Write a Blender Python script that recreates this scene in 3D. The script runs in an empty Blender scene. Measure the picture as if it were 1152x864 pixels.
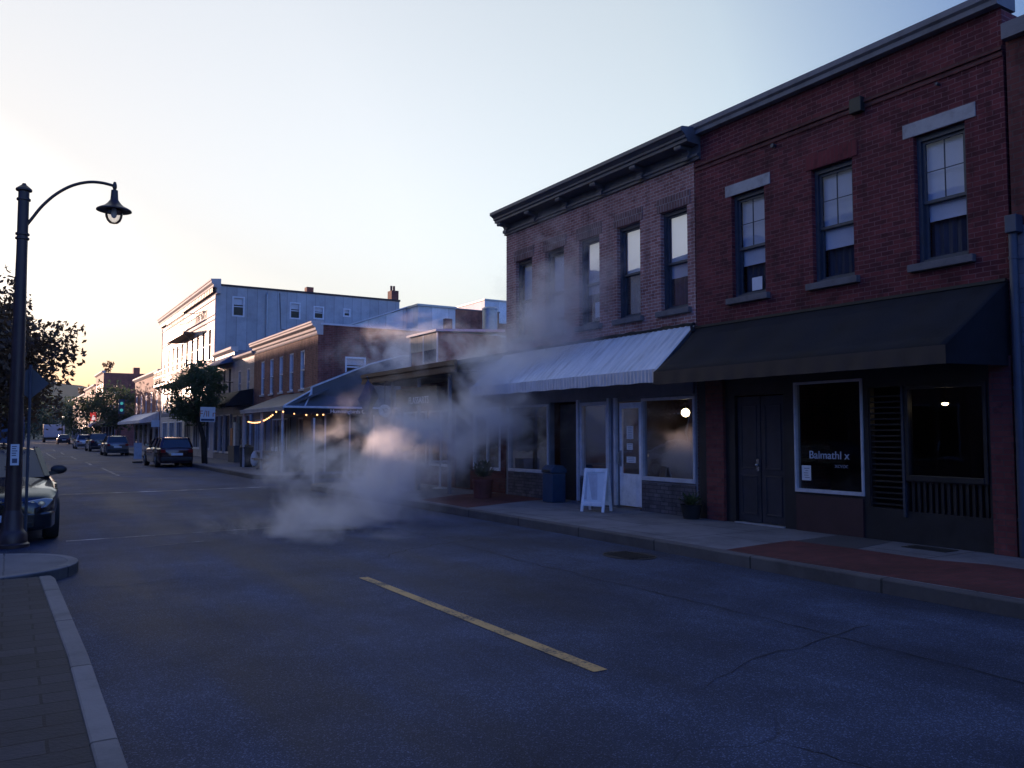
import bpy, bmesh, math, random
from mathutils import Vector, Matrix
random.seed(7)
S = bpy.context.scene
COL = S.collection
R = math.radians
PI = math.pi

# ------------------------------------------------------------------ materials
def newmat(name):
    m = bpy.data.materials.new(name); m.use_nodes = True
    nt = m.node_tree; nt.nodes.clear()
    out = nt.nodes.new('ShaderNodeOutputMaterial')
    return m, nt, out

def N(nt, t, **kw):
    n = nt.nodes.new(t)
    for k, v in kw.items():
        if k.startswith('i_'):
            n.inputs[k[2:].replace('_', ' ')].default_value = v
        else:
            setattr(n, k, v)
    return n

def rgba(c): return (c[0], c[1], c[2], 1.0)

def ramp(nt, stops, interp='LINEAR'):
    n = nt.nodes.new('ShaderNodeValToRGB'); cr = n.color_ramp; cr.interpolation = interp
    cr.elements[0].position, cr.elements[0].color = stops[0][0], rgba(stops[0][1])
    cr.elements[1].position, cr.elements[1].color = stops[-1][0], rgba(stops[-1][1])
    for p, c in stops[1:-1]:
        e = cr.elements.new(p); e.color = rgba(c)
    return n

def paint(name, col, rough=0.6, metal=0.0, var=0.25, scale=3.0, bump=0.0, spec=0.5, coat=0.0, stretch=(1, 1, 1)):
    """a surface of one colour with soft dirt and wear"""
    m, nt, out = newmat(name); L = nt.links.new
    b = N(nt, 'ShaderNodeBsdfPrincipled', i_Roughness=rough, i_Metallic=metal)
    b.inputs['Specular IOR Level'].default_value = spec
    b.inputs['Coat Weight'].default_value = coat
    geo = N(nt, 'ShaderNodeNewGeometry')
    mp = N(nt, 'ShaderNodeMapping'); mp.inputs['Scale'].default_value = stretch
    L(geo.outputs['Position'], mp.inputs['Vector'])
    no = N(nt, 'ShaderNodeTexNoise', i_Scale=scale, i_Detail=7.0, i_Roughness=0.65)
    L(mp.outputs[0], no.inputs['Vector'])
    lo = tuple(c * (1 - var) for c in col); hi = tuple(min(1, c * (1 + var * .6)) for c in col)
    rp = ramp(nt, [(0.32, lo), (0.5, col), (0.7, hi)])
    L(no.outputs['Fac'], rp.inputs[0]); L(rp.outputs[0], b.inputs['Base Color'])
    mr = N(nt, 'ShaderNodeMapRange'); mr.inputs['To Min'].default_value = max(0, rough - .12); mr.inputs['To Max'].default_value = min(1, rough + .12)
    L(no.outputs['Fac'], mr.inputs[0]); L(mr.outputs[0], b.inputs['Roughness'])
    if bump:
        n2 = N(nt, 'ShaderNodeTexNoise', i_Scale=scale * 14, i_Detail=4.0)
        L(mp.outputs[0], n2.inputs['Vector'])
        bp = N(nt, 'ShaderNodeBump', i_Strength=bump, i_Distance=0.02)
        L(n2.outputs['Fac'], bp.inputs['Height']); L(bp.outputs[0], b.inputs['Normal'])
    L(b.outputs[0], out.inputs[0])
    return m

def wall_uv(nt):
    """wall coordinates in metres: along the wall, up"""
    L = nt.links.new
    geo = N(nt, 'ShaderNodeNewGeometry')
    sp = N(nt, 'ShaderNodeSeparateXYZ'); L(geo.outputs['Position'], sp.inputs[0])
    sn = N(nt, 'ShaderNodeSeparateXYZ'); L(geo.outputs['True Normal'], sn.inputs[0])
    ab = N(nt, 'ShaderNodeMath', operation='ABSOLUTE'); L(sn.outputs['X'], ab.inputs[0])
    gt = N(nt, 'ShaderNodeMath', operation='GREATER_THAN'); L(ab.outputs[0], gt.inputs[0]); gt.inputs[1].default_value = .6
    mx = N(nt, 'ShaderNodeMix'); L(gt.outputs[0], mx.inputs['Factor'])
    L(sp.outputs['X'], mx.inputs['A']); L(sp.outputs['Y'], mx.inputs['B'])
    az = N(nt, 'ShaderNodeMath', operation='ABSOLUTE'); L(sn.outputs['Z'], az.inputs[0])
    gz = N(nt, 'ShaderNodeMath', operation='GREATER_THAN'); L(az.outputs[0], gz.inputs[0]); gz.inputs[1].default_value = .8
    mz = N(nt, 'ShaderNodeMix'); L(gz.outputs[0], mz.inputs['Factor'])
    L(sp.outputs['Z'], mz.inputs['A']); L(sp.outputs['X'], mz.inputs['B'])
    cb = N(nt, 'ShaderNodeCombineXYZ'); L(mx.outputs[0], cb.inputs[0]); L(mz.outputs[0], cb.inputs[1])
    return cb, geo

def brick(name, c1, c2, mortar, w=.215, h=.073, mort=.007, bump=.6, stain=.35):
    m, nt, out = newmat(name); L = nt.links.new
    cb, geo = wall_uv(nt)
    nz = N(nt, 'ShaderNodeTexNoise', i_Scale=9.0, i_Detail=2.0); L(geo.outputs['Position'], nz.inputs['Vector'])
    wob = N(nt, 'ShaderNodeMixRGB', blend_type='LINEAR_LIGHT', i_Fac=.006)
    L(cb.outputs[0], wob.inputs[1]); L(nz.outputs['Color'], wob.inputs[2])
    bt = N(nt, 'ShaderNodeTexBrick', i_Scale=1.0)
    bt.inputs['Color1'].default_value = rgba(c1); bt.inputs['Color2'].default_value = rgba(c2); bt.inputs['Mortar'].default_value = rgba(mortar)
    bt.inputs['Mortar Size'].default_value = mort; bt.inputs['Mortar Smooth'].default_value = .25
    bt.inputs['Brick Width'].default_value = w; bt.inputs['Row Height'].default_value = h; bt.inputs['Bias'].default_value = -.1
    L(wob.outputs[0], bt.inputs['Vector'])
    st = N(nt, 'ShaderNodeTexNoise', i_Scale=.55, i_Detail=8.0, i_Roughness=.7); L(geo.outputs['Position'], st.inputs['Vector'])
    rp = ramp(nt, [(.3, (1 - stain,) * 3), (.55, (1, 1, 1)), (.75, (1 + stain * .4,) * 3)]); L(st.outputs['Fac'], rp.inputs[0])
    mu = N(nt, 'ShaderNodeMixRGB', blend_type='MULTIPLY', i_Fac=1.0); L(bt.outputs['Color'], mu.inputs[1]); L(rp.outputs[0], mu.inputs[2])
    # odd bricks burnt dark or spalled pale
    v = N(nt, 'ShaderNodeTexNoise', i_Scale=6.5, i_Detail=3.0); L(geo.outputs['Position'], v.inputs['Vector'])
    rv = ramp(nt, [(.34, (.62, .6, .62)), (.45, (1, 1, 1)), (.62, (1, 1, 1)), (.72, (1.35, 1.3, 1.3))]); L(v.outputs['Fac'], rv.inputs[0])
    m2 = N(nt, 'ShaderNodeMixRGB', blend_type='MULTIPLY', i_Fac=.8); L(mu.outputs[0], m2.inputs[1]); L(rv.outputs[0], m2.inputs[2])
    # rain has washed soot down the wall in streaks
    ms = N(nt, 'ShaderNodeMapping'); ms.inputs['Scale'].default_value = (2.6, 2.6, .22); L(geo.outputs['Position'], ms.inputs['Vector'])
    sk = N(nt, 'ShaderNodeTexNoise', i_Scale=1.0, i_Detail=5.0, i_Roughness=.6); L(ms.outputs[0], sk.inputs['Vector'])
    rs = ramp(nt, [(.36, (.6, .6, .62)), (.5, (1, 1, 1)), (.66, (1, 1, 1)), (.74, (1.2, 1.18, 1.18))]); L(sk.outputs['Fac'], rs.inputs[0])
    m4 = N(nt, 'ShaderNodeMixRGB', blend_type='MULTIPLY', i_Fac=.75); L(m2.outputs[0], m4.inputs[1]); L(rs.outputs[0], m4.inputs[2])
    b = N(nt, 'ShaderNodeBsdfPrincipled', i_Roughness=.85); b.inputs['Specular IOR Level'].default_value = .3
    L(m4.outputs[0], b.inputs['Base Color'])
    inv = N(nt, 'ShaderNodeMath', operation='SUBTRACT'); inv.inputs[0].default_value = 1; L(bt.outputs['Fac'], inv.inputs[1])
    fine = N(nt, 'ShaderNodeTexNoise', i_Scale=60.0, i_Detail=3.0); L(geo.outputs['Position'], fine.inputs['Vector'])
    ad = N(nt, 'ShaderNodeMath', operation='MULTIPLY_ADD'); L(fine.outputs['Fac'], ad.inputs[0]); ad.inputs[1].default_value = .35; L(inv.outputs[0], ad.inputs[2])
    bp = N(nt, 'ShaderNodeBump', i_Strength=bump, i_Distance=.012); L(ad.outputs[0], bp.inputs['Height']); L(bp.outputs[0], b.inputs['Normal'])
    L(b.outputs[0], out.inputs[0]); return m

def asphalt():
    m, nt, out = newmat('asphalt'); L = nt.links.new
    geo = N(nt, 'ShaderNodeNewGeometry')
    grit = N(nt, 'ShaderNodeTexNoise', i_Scale=120.0, i_Detail=3.0, i_Roughness=.8); L(geo.outputs['Position'], grit.inputs['Vector'])
    vo = N(nt, 'ShaderNodeTexVoronoi', i_Scale=125.0); L(geo.outputs['Position'], vo.inputs['Vector'])
    mp = N(nt, 'ShaderNodeMapping'); mp.inputs['Scale'].default_value = (1.0, .16, 1); L(geo.outputs['Position'], mp.inputs['Vector'])
    lane = N(nt, 'ShaderNodeTexNoise', i_Scale=1.0, i_Detail=6.0, i_Roughness=.65); L(mp.outputs[0], lane.inputs['Vector'])
    blot = N(nt, 'ShaderNodeTexNoise', i_Scale=.5, i_Detail=7.0, i_Roughness=.68); L(geo.outputs['Position'], blot.inputs['Vector'])
    r1 = ramp(nt, [(.3, (.014, .019, .035)), (.5, (.034, .045, .073)), (.72, (.086, .105, .155))]); L(grit.outputs['Fac'], r1.inputs[0])
    sp = ramp(nt, [(.0, (1, 1, 1)), (.8, (1, 1, 1)), (.9, (2.6, 2.55, 2.5))]);
    hs = N(nt, 'ShaderNodeSeparateColor'); L(vo.outputs['Color'], hs.inputs[0]); L(hs.outputs[0], sp.inputs[0])
    m0 = N(nt, 'ShaderNodeMixRGB', blend_type='MULTIPLY', i_Fac=1.0); L(r1.outputs[0], m0.inputs[1]); L(sp.outputs[0], m0.inputs[2])
    r2 = ramp(nt, [(.3, (.5, .5, .52)), (.5, (1, 1, 1)), (.72, (1.75, 1.72, 1.68))]); L(lane.outputs['Fac'], r2.inputs[0])
    m1 = N(nt, 'ShaderNodeMixRGB', blend_type='MULTIPLY', i_Fac=.85); L(m0.outputs[0], m1.inputs[1]); L(r2.outputs[0], m1.inputs[2])
    r3 = ramp(nt, [(.33, (.5, .5, .52)), (.5, (1, 1, 1)), (.7, (1.8, 1.8, 1.78))]); L(blot.outputs['Fac'], r3.inputs[0])
    m2 = N(nt, 'ShaderNodeMixRGB', blend_type='MULTIPLY', i_Fac=.8); L(m1.outputs[0], m2.inputs[1]); L(r3.outputs[0], m2.inputs[2])
    # cracks: thin Voronoi edges, distorted, only in places
    wn = N(nt, 'ShaderNodeTexNoise', i_Scale=1.6, i_Detail=5.0); L(geo.outputs['Position'], wn.inputs['Vector'])
    wp = N(nt, 'ShaderNodeMixRGB', blend_type='LINEAR_LIGHT', i_Fac=.22); L(geo.outputs['Position'], wp.inputs[1]); L(wn.outputs['Color'], wp.inputs[2])
    vc = N(nt, 'ShaderNodeTexVoronoi', feature='DISTANCE_TO_EDGE', i_Scale=.23); L(wp.outputs[0], vc.inputs['Vector'])
    lt = N(nt, 'ShaderNodeMapRange'); lt.inputs['From Min'].default_value = .0006; lt.inputs['From Max'].default_value = .0024
    lt.inputs['To Min'].default_value = 1; lt.inputs['To Max'].default_value = 0; L(vc.outputs['Distance'], lt.inputs[0])
    ms = N(nt, 'ShaderNodeTexNoise', i_Scale=.28, i_Detail=2.0); L(geo.outputs['Position'], ms.inputs['Vector'])
    mg = N(nt, 'ShaderNodeMapRange'); mg.inputs['From Min'].default_value = .50; mg.inputs['From Max'].default_value = .62; L(ms.outputs['Fac'], mg.inputs[0])
    ck = N(nt, 'ShaderNodeMath', operation='MULTIPLY'); L(lt.outputs[0], ck.inputs[0]); L(mg.outputs[0], ck.inputs[1])
    m3 = N(nt, 'ShaderNodeMixRGB', blend_type='MIX'); m3.inputs[2].default_value = (.012, .012, .014, 1); L(ck.outputs[0], m3.inputs[0]); L(m2.outputs[0], m3.inputs[1])
    b = N(nt, 'ShaderNodeBsdfPrincipled'); b.inputs['Specular IOR Level'].default_value = .25
    L(m3.outputs[0], b.inputs['Base Color'])
    rr = N(nt, 'ShaderNodeMapRange'); rr.inputs['From Min'].default_value = .3; rr.inputs['From Max'].default_value = .7; rr.inputs['To Min'].default_value = .62; rr.inputs['To Max'].default_value = .84; L(lane.outputs['Fac'], rr.inputs[0]); L(rr.outputs[0], b.inputs['Roughness'])
    ad = N(nt, 'ShaderNodeMath', operation='SUBTRACT'); L(grit.outputs['Fac'], ad.inputs[0]); L(ck.outputs[0], ad.inputs[1])
    bp = N(nt, 'ShaderNodeBump', i_Strength=.75, i_Distance=.012); L(ad.outputs[0], bp.inputs['Height']); L(bp.outputs[0], b.inputs['Normal'])
    L(b.outputs[0], out.inputs[0]); return m

def paving(name, c, joint, w, h, mort, var=.3, bump=.35):
    m, nt, out = newmat(name); L = nt.links.new
    geo = N(nt, 'ShaderNodeNewGeometry')
    sp = N(nt, 'ShaderNodeSeparateXYZ'); L(geo.outputs['Position'], sp.inputs[0])
    cb = N(nt, 'ShaderNodeCombineXYZ'); L(sp.outputs['X'], cb.inputs[0]); L(sp.outputs['Y'], cb.inputs[1])
    nz = N(nt, 'ShaderNodeTexNoise', i_Scale=3.0, i_Detail=3.0); L(geo.outputs['Position'], nz.inputs['Vector'])
    wob = N(nt, 'ShaderNodeMixRGB', blend_type='LINEAR_LIGHT', i_Fac=.012); L(cb.outputs[0], wob.inputs[1]); L(nz.outputs['Color'], wob.inputs[2])
    bt = N(nt, 'ShaderNodeTexBrick', i_Scale=1.0)
    bt.inputs['Color1'].default_value = rgba(c); bt.inputs['Color2'].default_value = rgba(tuple(x * (1 - var) for x in c)); bt.inputs['Mortar'].default_value = rgba(joint)
    bt.inputs['Mortar Size'].default_value = mort; bt.inputs['Brick Width'].default_value = w; bt.inputs['Row Height'].default_value = h
    L(wob.outputs[0], bt.inputs['Vector'])
    st = N(nt, 'ShaderNodeTexNoise', i_Scale=1.1, i_Detail=8.0, i_Roughness=.72); L(geo.outputs['Position'], st.inputs['Vector'])
    rp = ramp(nt, [(.3, (.55,) * 3), (.52, (1, 1, 1)), (.75, (1.25,) * 3)]); L(st.outputs['Fac'], rp.inputs[0])
    mu = N(nt, 'ShaderNodeMixRGB', blend_type='MULTIPLY', i_Fac=.9); L(bt.outputs['Color'], mu.inputs[1]); L(rp.outputs[0], mu.inputs[2])
    b = N(nt, 'ShaderNodeBsdfPrincipled', i_Roughness=.8); b.inputs['Specular IOR Level'].default_value = .35
    L(mu.outputs[0], b.inputs['Base Color'])
    fine = N(nt, 'ShaderNodeTexNoise', i_Scale=45.0, i_Detail=4.0); L(geo.outputs['Position'], fine.inputs['Vector'])
    ad = N(nt, 'ShaderNodeMath', operation='SUBTRACT'); L(fine.outputs['Fac'], ad.inputs[0]); L(bt.outputs['Fac'], ad.inputs[1])
    bp = N(nt, 'ShaderNodeBump', i_Strength=bump, i_Distance=.01); L(ad.outputs[0], bp.inputs['Height']); L(bp.outputs[0], b.inputs['Normal'])
    L(b.outputs[0], out.inputs[0]); return m

def worn_line(name, col, worn=.5):
    m, nt, out = newmat(name); L = nt.links.new
    geo = N(nt, 'ShaderNodeNewGeometry')
    n1 = N(nt, 'ShaderNodeTexNoise', i_Scale=38.0, i_Detail=5.0, i_Roughness=.75); L(geo.outputs['Position'], n1.inputs['Vector'])
    n2 = N(nt, 'ShaderNodeTexNoise', i_Scale=2.2, i_Detail=4.0); L(geo.outputs['Position'], n2.inputs['Vector'])
    ad = N(nt, 'ShaderNodeMath', operation='ADD'); L(n1.outputs['Fac'], ad.inputs[0]); L(n2.outputs['Fac'], ad.inputs[1])
    rp = ramp(nt, [(.5 * worn + .24, (.05, .05, .053)), (.5 * worn + .34, col)])
    hf = N(nt, 'ShaderNodeMath', operation='MULTIPLY'); L(ad.outputs[0], hf.inputs[0]); hf.inputs[1].default_value = .5
    L(hf.outputs[0], rp.inputs[0])
    b = N(nt, 'ShaderNodeBsdfPrincipled', i_Roughness=.7); L(rp.outputs[0], b.inputs['Base Color']); L(b.outputs[0], out.inputs[0]); return m

def glass(name='window_glass', tint=(.82, .85, .9), rough=.015, ior=1.5, refl=.3):
    m, nt, out = newmat(name); L = nt.links.new
    fr = N(nt, 'ShaderNodeFresnel', i_IOR=ior)
    mn = N(nt, 'ShaderNodeMath', operation='MULTIPLY_ADD'); L(fr.outputs[0], mn.inputs[0]); mn.inputs[1].default_value = refl; mn.inputs[2].default_value = .01; mn.use_clamp = True
    geo = N(nt, 'ShaderNodeNewGeometry'); nz = N(nt, 'ShaderNodeTexNoise', i_Scale=1.7, i_Detail=1.0); L(geo.outputs['Position'], nz.inputs['Vector'])
    bp = N(nt, 'ShaderNodeBump', i_Strength=.05, i_Distance=.05); L(nz.outputs['Fac'], bp.inputs['Height'])
    gl = N(nt, 'ShaderNodeBsdfGlossy', i_Roughness=rough); gl.inputs['Color'].default_value = (.95, .96, 1, 1); L(bp.outputs[0], gl.inputs['Normal'])
    tr = N(nt, 'ShaderNodeBsdfTransparent'); tr.inputs[0].default_value = rgba(tint)
    mx = N(nt, 'ShaderNodeMixShader'); L(mn.outputs[0], mx.inputs[0]); L(tr.outputs[0], mx.inputs[1]); L(gl.outputs[0], mx.inputs[2])
    L(mx.outputs[0], out.inputs[0]); return m

def milky():
    m, nt, out = newmat('milky_globe_glass'); L = nt.links.new
    t = N(nt, 'ShaderNodeBsdfTransparent'); t.inputs[0].default_value = (.95, .92, .9, 1)
    d = N(nt, 'ShaderNodeBsdfTranslucent'); d.inputs[0].default_value = (.8, .62, .55, 1)
    g = N(nt, 'ShaderNodeBsdfGlossy', i_Roughness=.05)
    a = N(nt, 'ShaderNodeMixShader'); a.inputs[0].default_value = .16; L(t.outputs[0], a.inputs[1]); L(d.outputs[0], a.inputs[2])
    f = N(nt, 'ShaderNodeFresnel', i_IOR=1.35); b = N(nt, 'ShaderNodeMixShader'); L(f.outputs[0], b.inputs[0]); L(a.outputs[0], b.inputs[1]); L(g.outputs[0], b.inputs[2])
    L(b.outputs[0], out.inputs[0]); return m

def lit(name, col, strength):
    m, nt, out = newmat(name)
    e = N(nt, 'ShaderNodeEmission', i_Strength=strength); e.inputs[0].default_value = rgba(col)
    nt.links.new(e.outputs[0], out.inputs[0]); return m

def leaf(name, col, var=.5):
    m, nt, out = newmat(name); L = nt.links.new
    geo = N(nt, 'ShaderNodeNewGeometry')
    no = N(nt, 'ShaderNodeTexNoise', i_Scale=1.6, i_Detail=3.0); L(geo.outputs['Position'], no.inputs['Vector'])
    rp = ramp(nt, [(.3, tuple(c * (1 - var) for c in col)), (.7, tuple(c * (1 + var) for c in col))]); L(no.outputs['Fac'], rp.inputs[0])
    d = N(nt, 'ShaderNodeBsdfPrincipled', i_Roughness=.55); L(rp.outputs[0], d.inputs['Base Color'])
    t = N(nt, 'ShaderNodeBsdfTranslucent'); t.inputs[0].default_value = rgba(tuple(min(1, c * 2.2) for c in col))
    mx = N(nt, 'ShaderNodeMixShader'); mx.inputs[0].default_value = .3
    L(d.outputs[0], mx.inputs[1]); L(t.outputs[0], mx.inputs[2]); L(mx.outputs[0], out.inputs[0]); return m

def siding(name, col, pitch, axis='along', dark=.55):
    """boarding: grooves every pitch metres, upright boards (along) or lapped ones (up)"""
    m, nt, out = newmat(name); L = nt.links.new
    cb, geo = wall_uv(nt)
    s = N(nt, 'ShaderNodeSeparateXYZ'); L(cb.outputs[0], s.inputs[0])
    dv = N(nt, 'ShaderNodeMath', operation='DIVIDE'); L(s.outputs['X' if axis == 'along' else 'Y'], dv.inputs[0]); dv.inputs[1].default_value = pitch
    fr = N(nt, 'ShaderNodeMath', operation='FRACT'); L(dv.outputs[0], fr.inputs[0])
    fl = N(nt, 'ShaderNodeMath', operation='FLOOR'); L(dv.outputs[0], fl.inputs[0])
    wn = N(nt, 'ShaderNodeTexWhiteNoise', noise_dimensions='1D'); L(fl.outputs[0], wn.inputs['W'])
    rp = ramp(nt, [(.0, (dark,) * 3), (.05, (1, 1, 1)), (.95, (.96, .96, .96)), (1.0, (dark,) * 3)]); L(fr.outputs[0], rp.inputs[0])
    no = N(nt, 'ShaderNodeTexNoise', i_Scale=.8, i_Detail=7.0, i_Roughness=.7); L(geo.outputs['Position'], no.inputs['Vector'])
    r2 = ramp(nt, [(.3, tuple(c * .72 for c in col)), (.55, col), (.75, tuple(min(1, c * 1.12) for c in col))]); L(no.outputs['Fac'], r2.inputs[0])
    rw = N(nt, 'ShaderNodeMapRange'); rw.inputs['To Min'].default_value = .86; rw.inputs['To Max'].default_value = 1.06; L(wn.outputs['Value'], rw.inputs[0])
    m1 = N(nt, 'ShaderNodeMixRGB', blend_type='MULTIPLY', i_Fac=1.0); L(r2.outputs[0], m1.inputs[1]); L(rp.outputs[0], m1.inputs[2])
    m2 = N(nt, 'ShaderNodeMixRGB', blend_type='MULTIPLY', i_Fac=1.0); L(m1.outputs[0], m2.inputs[1]); L(rw.outputs[0], m2.inputs[2])
    b = N(nt, 'ShaderNodeBsdfPrincipled', i_Roughness=.6); L(m2.outputs[0], b.inputs['Base Color'])
    bp = N(nt, 'ShaderNodeBump', i_Strength=.5, i_Distance=.02); L(rp.outputs[0], bp.inputs['Height']); L(bp.outputs[0], b.inputs['Normal'])
    L(b.outputs[0], out.inputs[0]); return m

M = {}
M['asphalt'] = asphalt()
M['concrete'] = paving('pavement_concrete', (.21, .20, .20), (.075, .07, .07), 1.5, 1.5, .012, .12)
M['corner_slab'] = paving('corner_concrete', (.17, .165, .165), (.1, .1, .1), 3.1, 3.3, .01, .1)
M['kerb_worn'] = paving('worn_dark_kerb', (.12, .11, .105), (.04, .04, .04), 9.0, 1.8, .014, .25)
M['kerb'] = paving('kerb_stone', (.24, .225, .21), (.07, .07, .07), 9.0, 1.55, .012, .2)
M['pavers'] = paving('brick_pavers', (.046, .047, .056), (.018, .018, .022), .42, .21, .009, .35, .6)
M['redpave'] = paving('red_brick_paving', (.14, .038, .034), (.08, .045, .04), .2, .1, .006, .3, .5)
M['darkslab'] = paint('dark_paving', (.07, .065, .065), .8, var=.3, scale=2)
M['yellow'] = worn_line('worn_yellow_paint', (.60, .36, .12), .34)
M['white'] = worn_line('worn_white_paint', (.55, .55, .55), .5)
M['kerbyellow'] = worn_line('yellow_kerb_paint', (.6, .4, .1), .45)
M['tar'] = paint('tar_seam', (.02, .022, .028), .92, var=.4, scale=8)
M['ground'] = paint('earth', (.07, .075, .05), .9, var=.4, scale=.3)
M['purple_brick'] = brick('weathered_brown_brick', (.29, .12, .105), (.42, .21, .185), (.5, .40, .38), w=.18, h=.062, stain=.3, mort=.007)
M['red_brick'] = brick('painted_red_brick', (.095, .018, .024), (.19, .038, .042), (.21, .095, .10), w=.19, h=.066, mort=.006, stain=.35, bump=.8)
M['dark_brick'] = brick('dark_red_brick', (.12, .035, .03), (.17, .05, .045), (.12, .07, .065))
M['orange_brick'] = brick('orange_brick', (.27, .105, .07), (.34, .14, .095), (.28, .2, .17))
M['far_brick'] = brick('far_red_brick', (.24, .075, .055), (.30, .10, .075), (.25, .16, .13))
M['stall_brick'] = brick('grey_stone_brick', (.10, .085, .09), (.16, .14, .145), (.055, .05, .055), stain=.4)
M['pier_brick'] = brick('pier_brick', (.15, .04, .04), (.2, .06, .055), (.11, .06, .06))
M['pale_brick'] = brick('pale_brick', (.36, .28, .22), (.42, .33, .27), (.35, .3, .27))
M['soldier'] = brick('soldier_course', (.19, .095, .09), (.25, .14, .13), (.34, .30, .29), w=.075, h=.3, mort=.007)
M['soldier_red'] = brick('red_soldier_course', (.15, .024, .03), (.19, .034, .04), (.12, .04, .045), w=.075, h=.3, mort=.006)
M['cornice_dark'] = paint('dark_cornice_paint', (.085, .085, .10), .55, var=.35, scale=4, bump=.15)
M['coping'] = paint('grey_coping', (.17, .165, .175), .75, var=.3, scale=3, bump=.2)
M['stone'] = paint('limestone', (.36, .345, .34), .8, var=.28, scale=5, bump=.3)
M['dark_stone'] = paint('dark_sill_stone', (.13, .12, .125), .8, var=.3, scale=5, bump=.3)
M['frame_dark'] = paint('dark_window_paint', (.045, .052, .072), .5, var=.3, scale=8)
M['frame_white'] = paint('off_white_frame_paint', (.78, .78, .80), .5, var=.18, scale=7)
M['frame_lilac'] = paint('dull_grey_frame_paint', (.50, .50, .54), .5, var=.2, scale=6)
M['fascia'] = paint('grey_fascia_paint', (.16, .16, .185), .55, var=.2, scale=3)
M['black_paint'] = paint('black_paint', (.016, .016, .02), .45, var=.4, scale=5)
M['navy_door'] = paint('dark_door_paint', (.03, .03, .042), .4, var=.3, scale=6)
M['maroon'] = paint('dark_maroon_panel', (.045, .019, .024), .55, var=.3, scale=3)
M['blind'] = paint('roller_blind', (.74, .71, .72), .8, var=.1, scale=1.5)
M['curtain'] = paint('dark_curtain', (.10, .10, .12), .9, var=.3, scale=5, stretch=(6, 6, .4))
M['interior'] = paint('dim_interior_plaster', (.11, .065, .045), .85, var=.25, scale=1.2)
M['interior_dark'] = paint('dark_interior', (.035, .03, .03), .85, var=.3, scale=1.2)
M['wood'] = paint('dark_wood', (.10, .055, .035), .6, var=.4, scale=6, stretch=(1, 1, 6))
M['orange_box'] = paint('orange_wood', (.42, .13, .05), .6, var=.2, scale=8)
M['metal_roof'] = paint('galvanised_sheet', (.68, .69, .70), .42, .1, var=.25, scale=2.5, stretch=(.5, 3, .5))
M['metal_valance'] = paint('galvanised_valance', (.60, .59, .60), .5, .1, var=.3, scale=5, stretch=(1, 4, .4))
M['canvas'] = paint('black_canvas', (.010, .012, .018), .75, var=.45, scale=2.0, bump=.3, spec=.25)
M['brown_trim'] = paint('brown_metal_trim', (.022, .015, .018), .6, .0, var=.3, scale=4)
M['roofing'] = paint('roof_felt', (.075, .075, .08), .85, var=.3, scale=1)
M['slate'] = paint('grey_blue_roof', (.085, .088, .098), .5, var=.25, scale=2)
M['trim_white'] = paint('white_trim', (.62, .62, .64), .5, var=.15, scale=6)
M['iron'] = paint('black_iron', (.02, .02, .022), .55, .2, var=.3, scale=9)
M['lamp_paint'] = paint('dark_brown_pole_paint', (.05, .03, .028), .42, .2, var=.3, scale=5)
M['pipe_blue'] = paint('blue_pipe_paint', (.045, .06, .095), .5)
M['steel'] = paint('galvanised_steel', (.36, .37, .38), .4, .6, var=.2, scale=8)
M['sign_back'] = paint('weathered_sign_back', (.07, .075, .09), .6, .1)
M['white_plank'] = siding('cream_boarding', (.31, .275, .25), .16, 'up', .72)
M['blue_metal'] = siding('blue_grey_sheet', (.42, .43, .44), .62, 'along', .6)
M['grey_board'] = siding('grey_boarding', (.19, .20, .24), .18, 'up', .6)
M['cream_panel'] = siding('cream_panel', (.62, .52, .38), .33, 'along', .5)
M['white_sheet'] = siding('white_sheet', (.74, .78, .80), 1.1, 'along', .8)
M['pale_paint'] = paint('pale_plaster', (.5, .46, .43), .8, var=.2, scale=1)
M['blue_awn'] = paint('blue_awning', (.06, .10, .19), .7, var=.2, scale=2)
M['glass'] = glass()
M['glass_dark'] = glass('shop_glass', (.5, .52, .55), refl=.26)
M['clear'] = milky()
M['bark'] = paint('bark', (.055, .042, .035), .9, var=.4, scale=9, bump=.6, stretch=(1, 1, .3))
M['leaf_dark'] = leaf('leaf_dark', (.035, .055, .025))
M['leaf_rust'] = leaf('leaf_rust', (.075, .045, .022))
M['leaf_green'] = leaf('leaf_green', (.045, .075, .032))
M['forest'] = leaf('leaf_far', (.04, .055, .035))
M['flag'] = paint('blue_cloth', (.025, .05, .12), .8, var=.25, scale=5)
M['paper'] = paint('paper', (.68, .69, .72), .7, var=.06, scale=6)
M['ink'] = paint('ink', (.08, .09, .14), .7)
M['letter'] = paint('pale_lettering', (.42, .47, .58), .6)
M['letter_dim'] = paint('dim_lettering', (.2, .22, .28), .6)
M['plastic_blue'] = paint('blue_plastic', (.028, .06, .11), .4, var=.2, scale=5)
M['rubber'] = paint('rubber', (.014, .014, .015), .8, var=.2, scale=10)
M['chrome'] = paint('bright_metal', (.55, .55, .56), .18, 1.0, var=.1)
M['hubcap'] = paint('wheel_metal', (.30, .30, .31), .32, .8, var=.1)
M['lens'] = paint('lamp_lens', (.42, .46, .5), .08, var=.08, coat=1.0)
M['red_lens'] = paint('red_lamp_lens', (.22, .012, .012), .15, var=.1, coat=.6)
M['terracotta'] = paint('terracotta', (.17, .055, .045), .8, var=.25, scale=6)
M['black_pot'] = paint('black_pot', (.02, .02, .022), .6, var=.3)
M['warm'] = lit('warm_bulb', (1.0, .62, .28), 14.0)
M['globe_lit'] = lit('globe_light', (1.0, .76, .40), 9.0)
M['string'] = lit('string_light_bulb', (1.0, .45, .17), 1.4)
M['teal'] = lit('teal_signal', (.1, .6, .65), .15)
M['neon'] = lit('red_lit_sign', (1.0, .08, .08), .14)
M['neon_w'] = lit('white_lit_sign', (1.0, .75, .8), .25)
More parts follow.
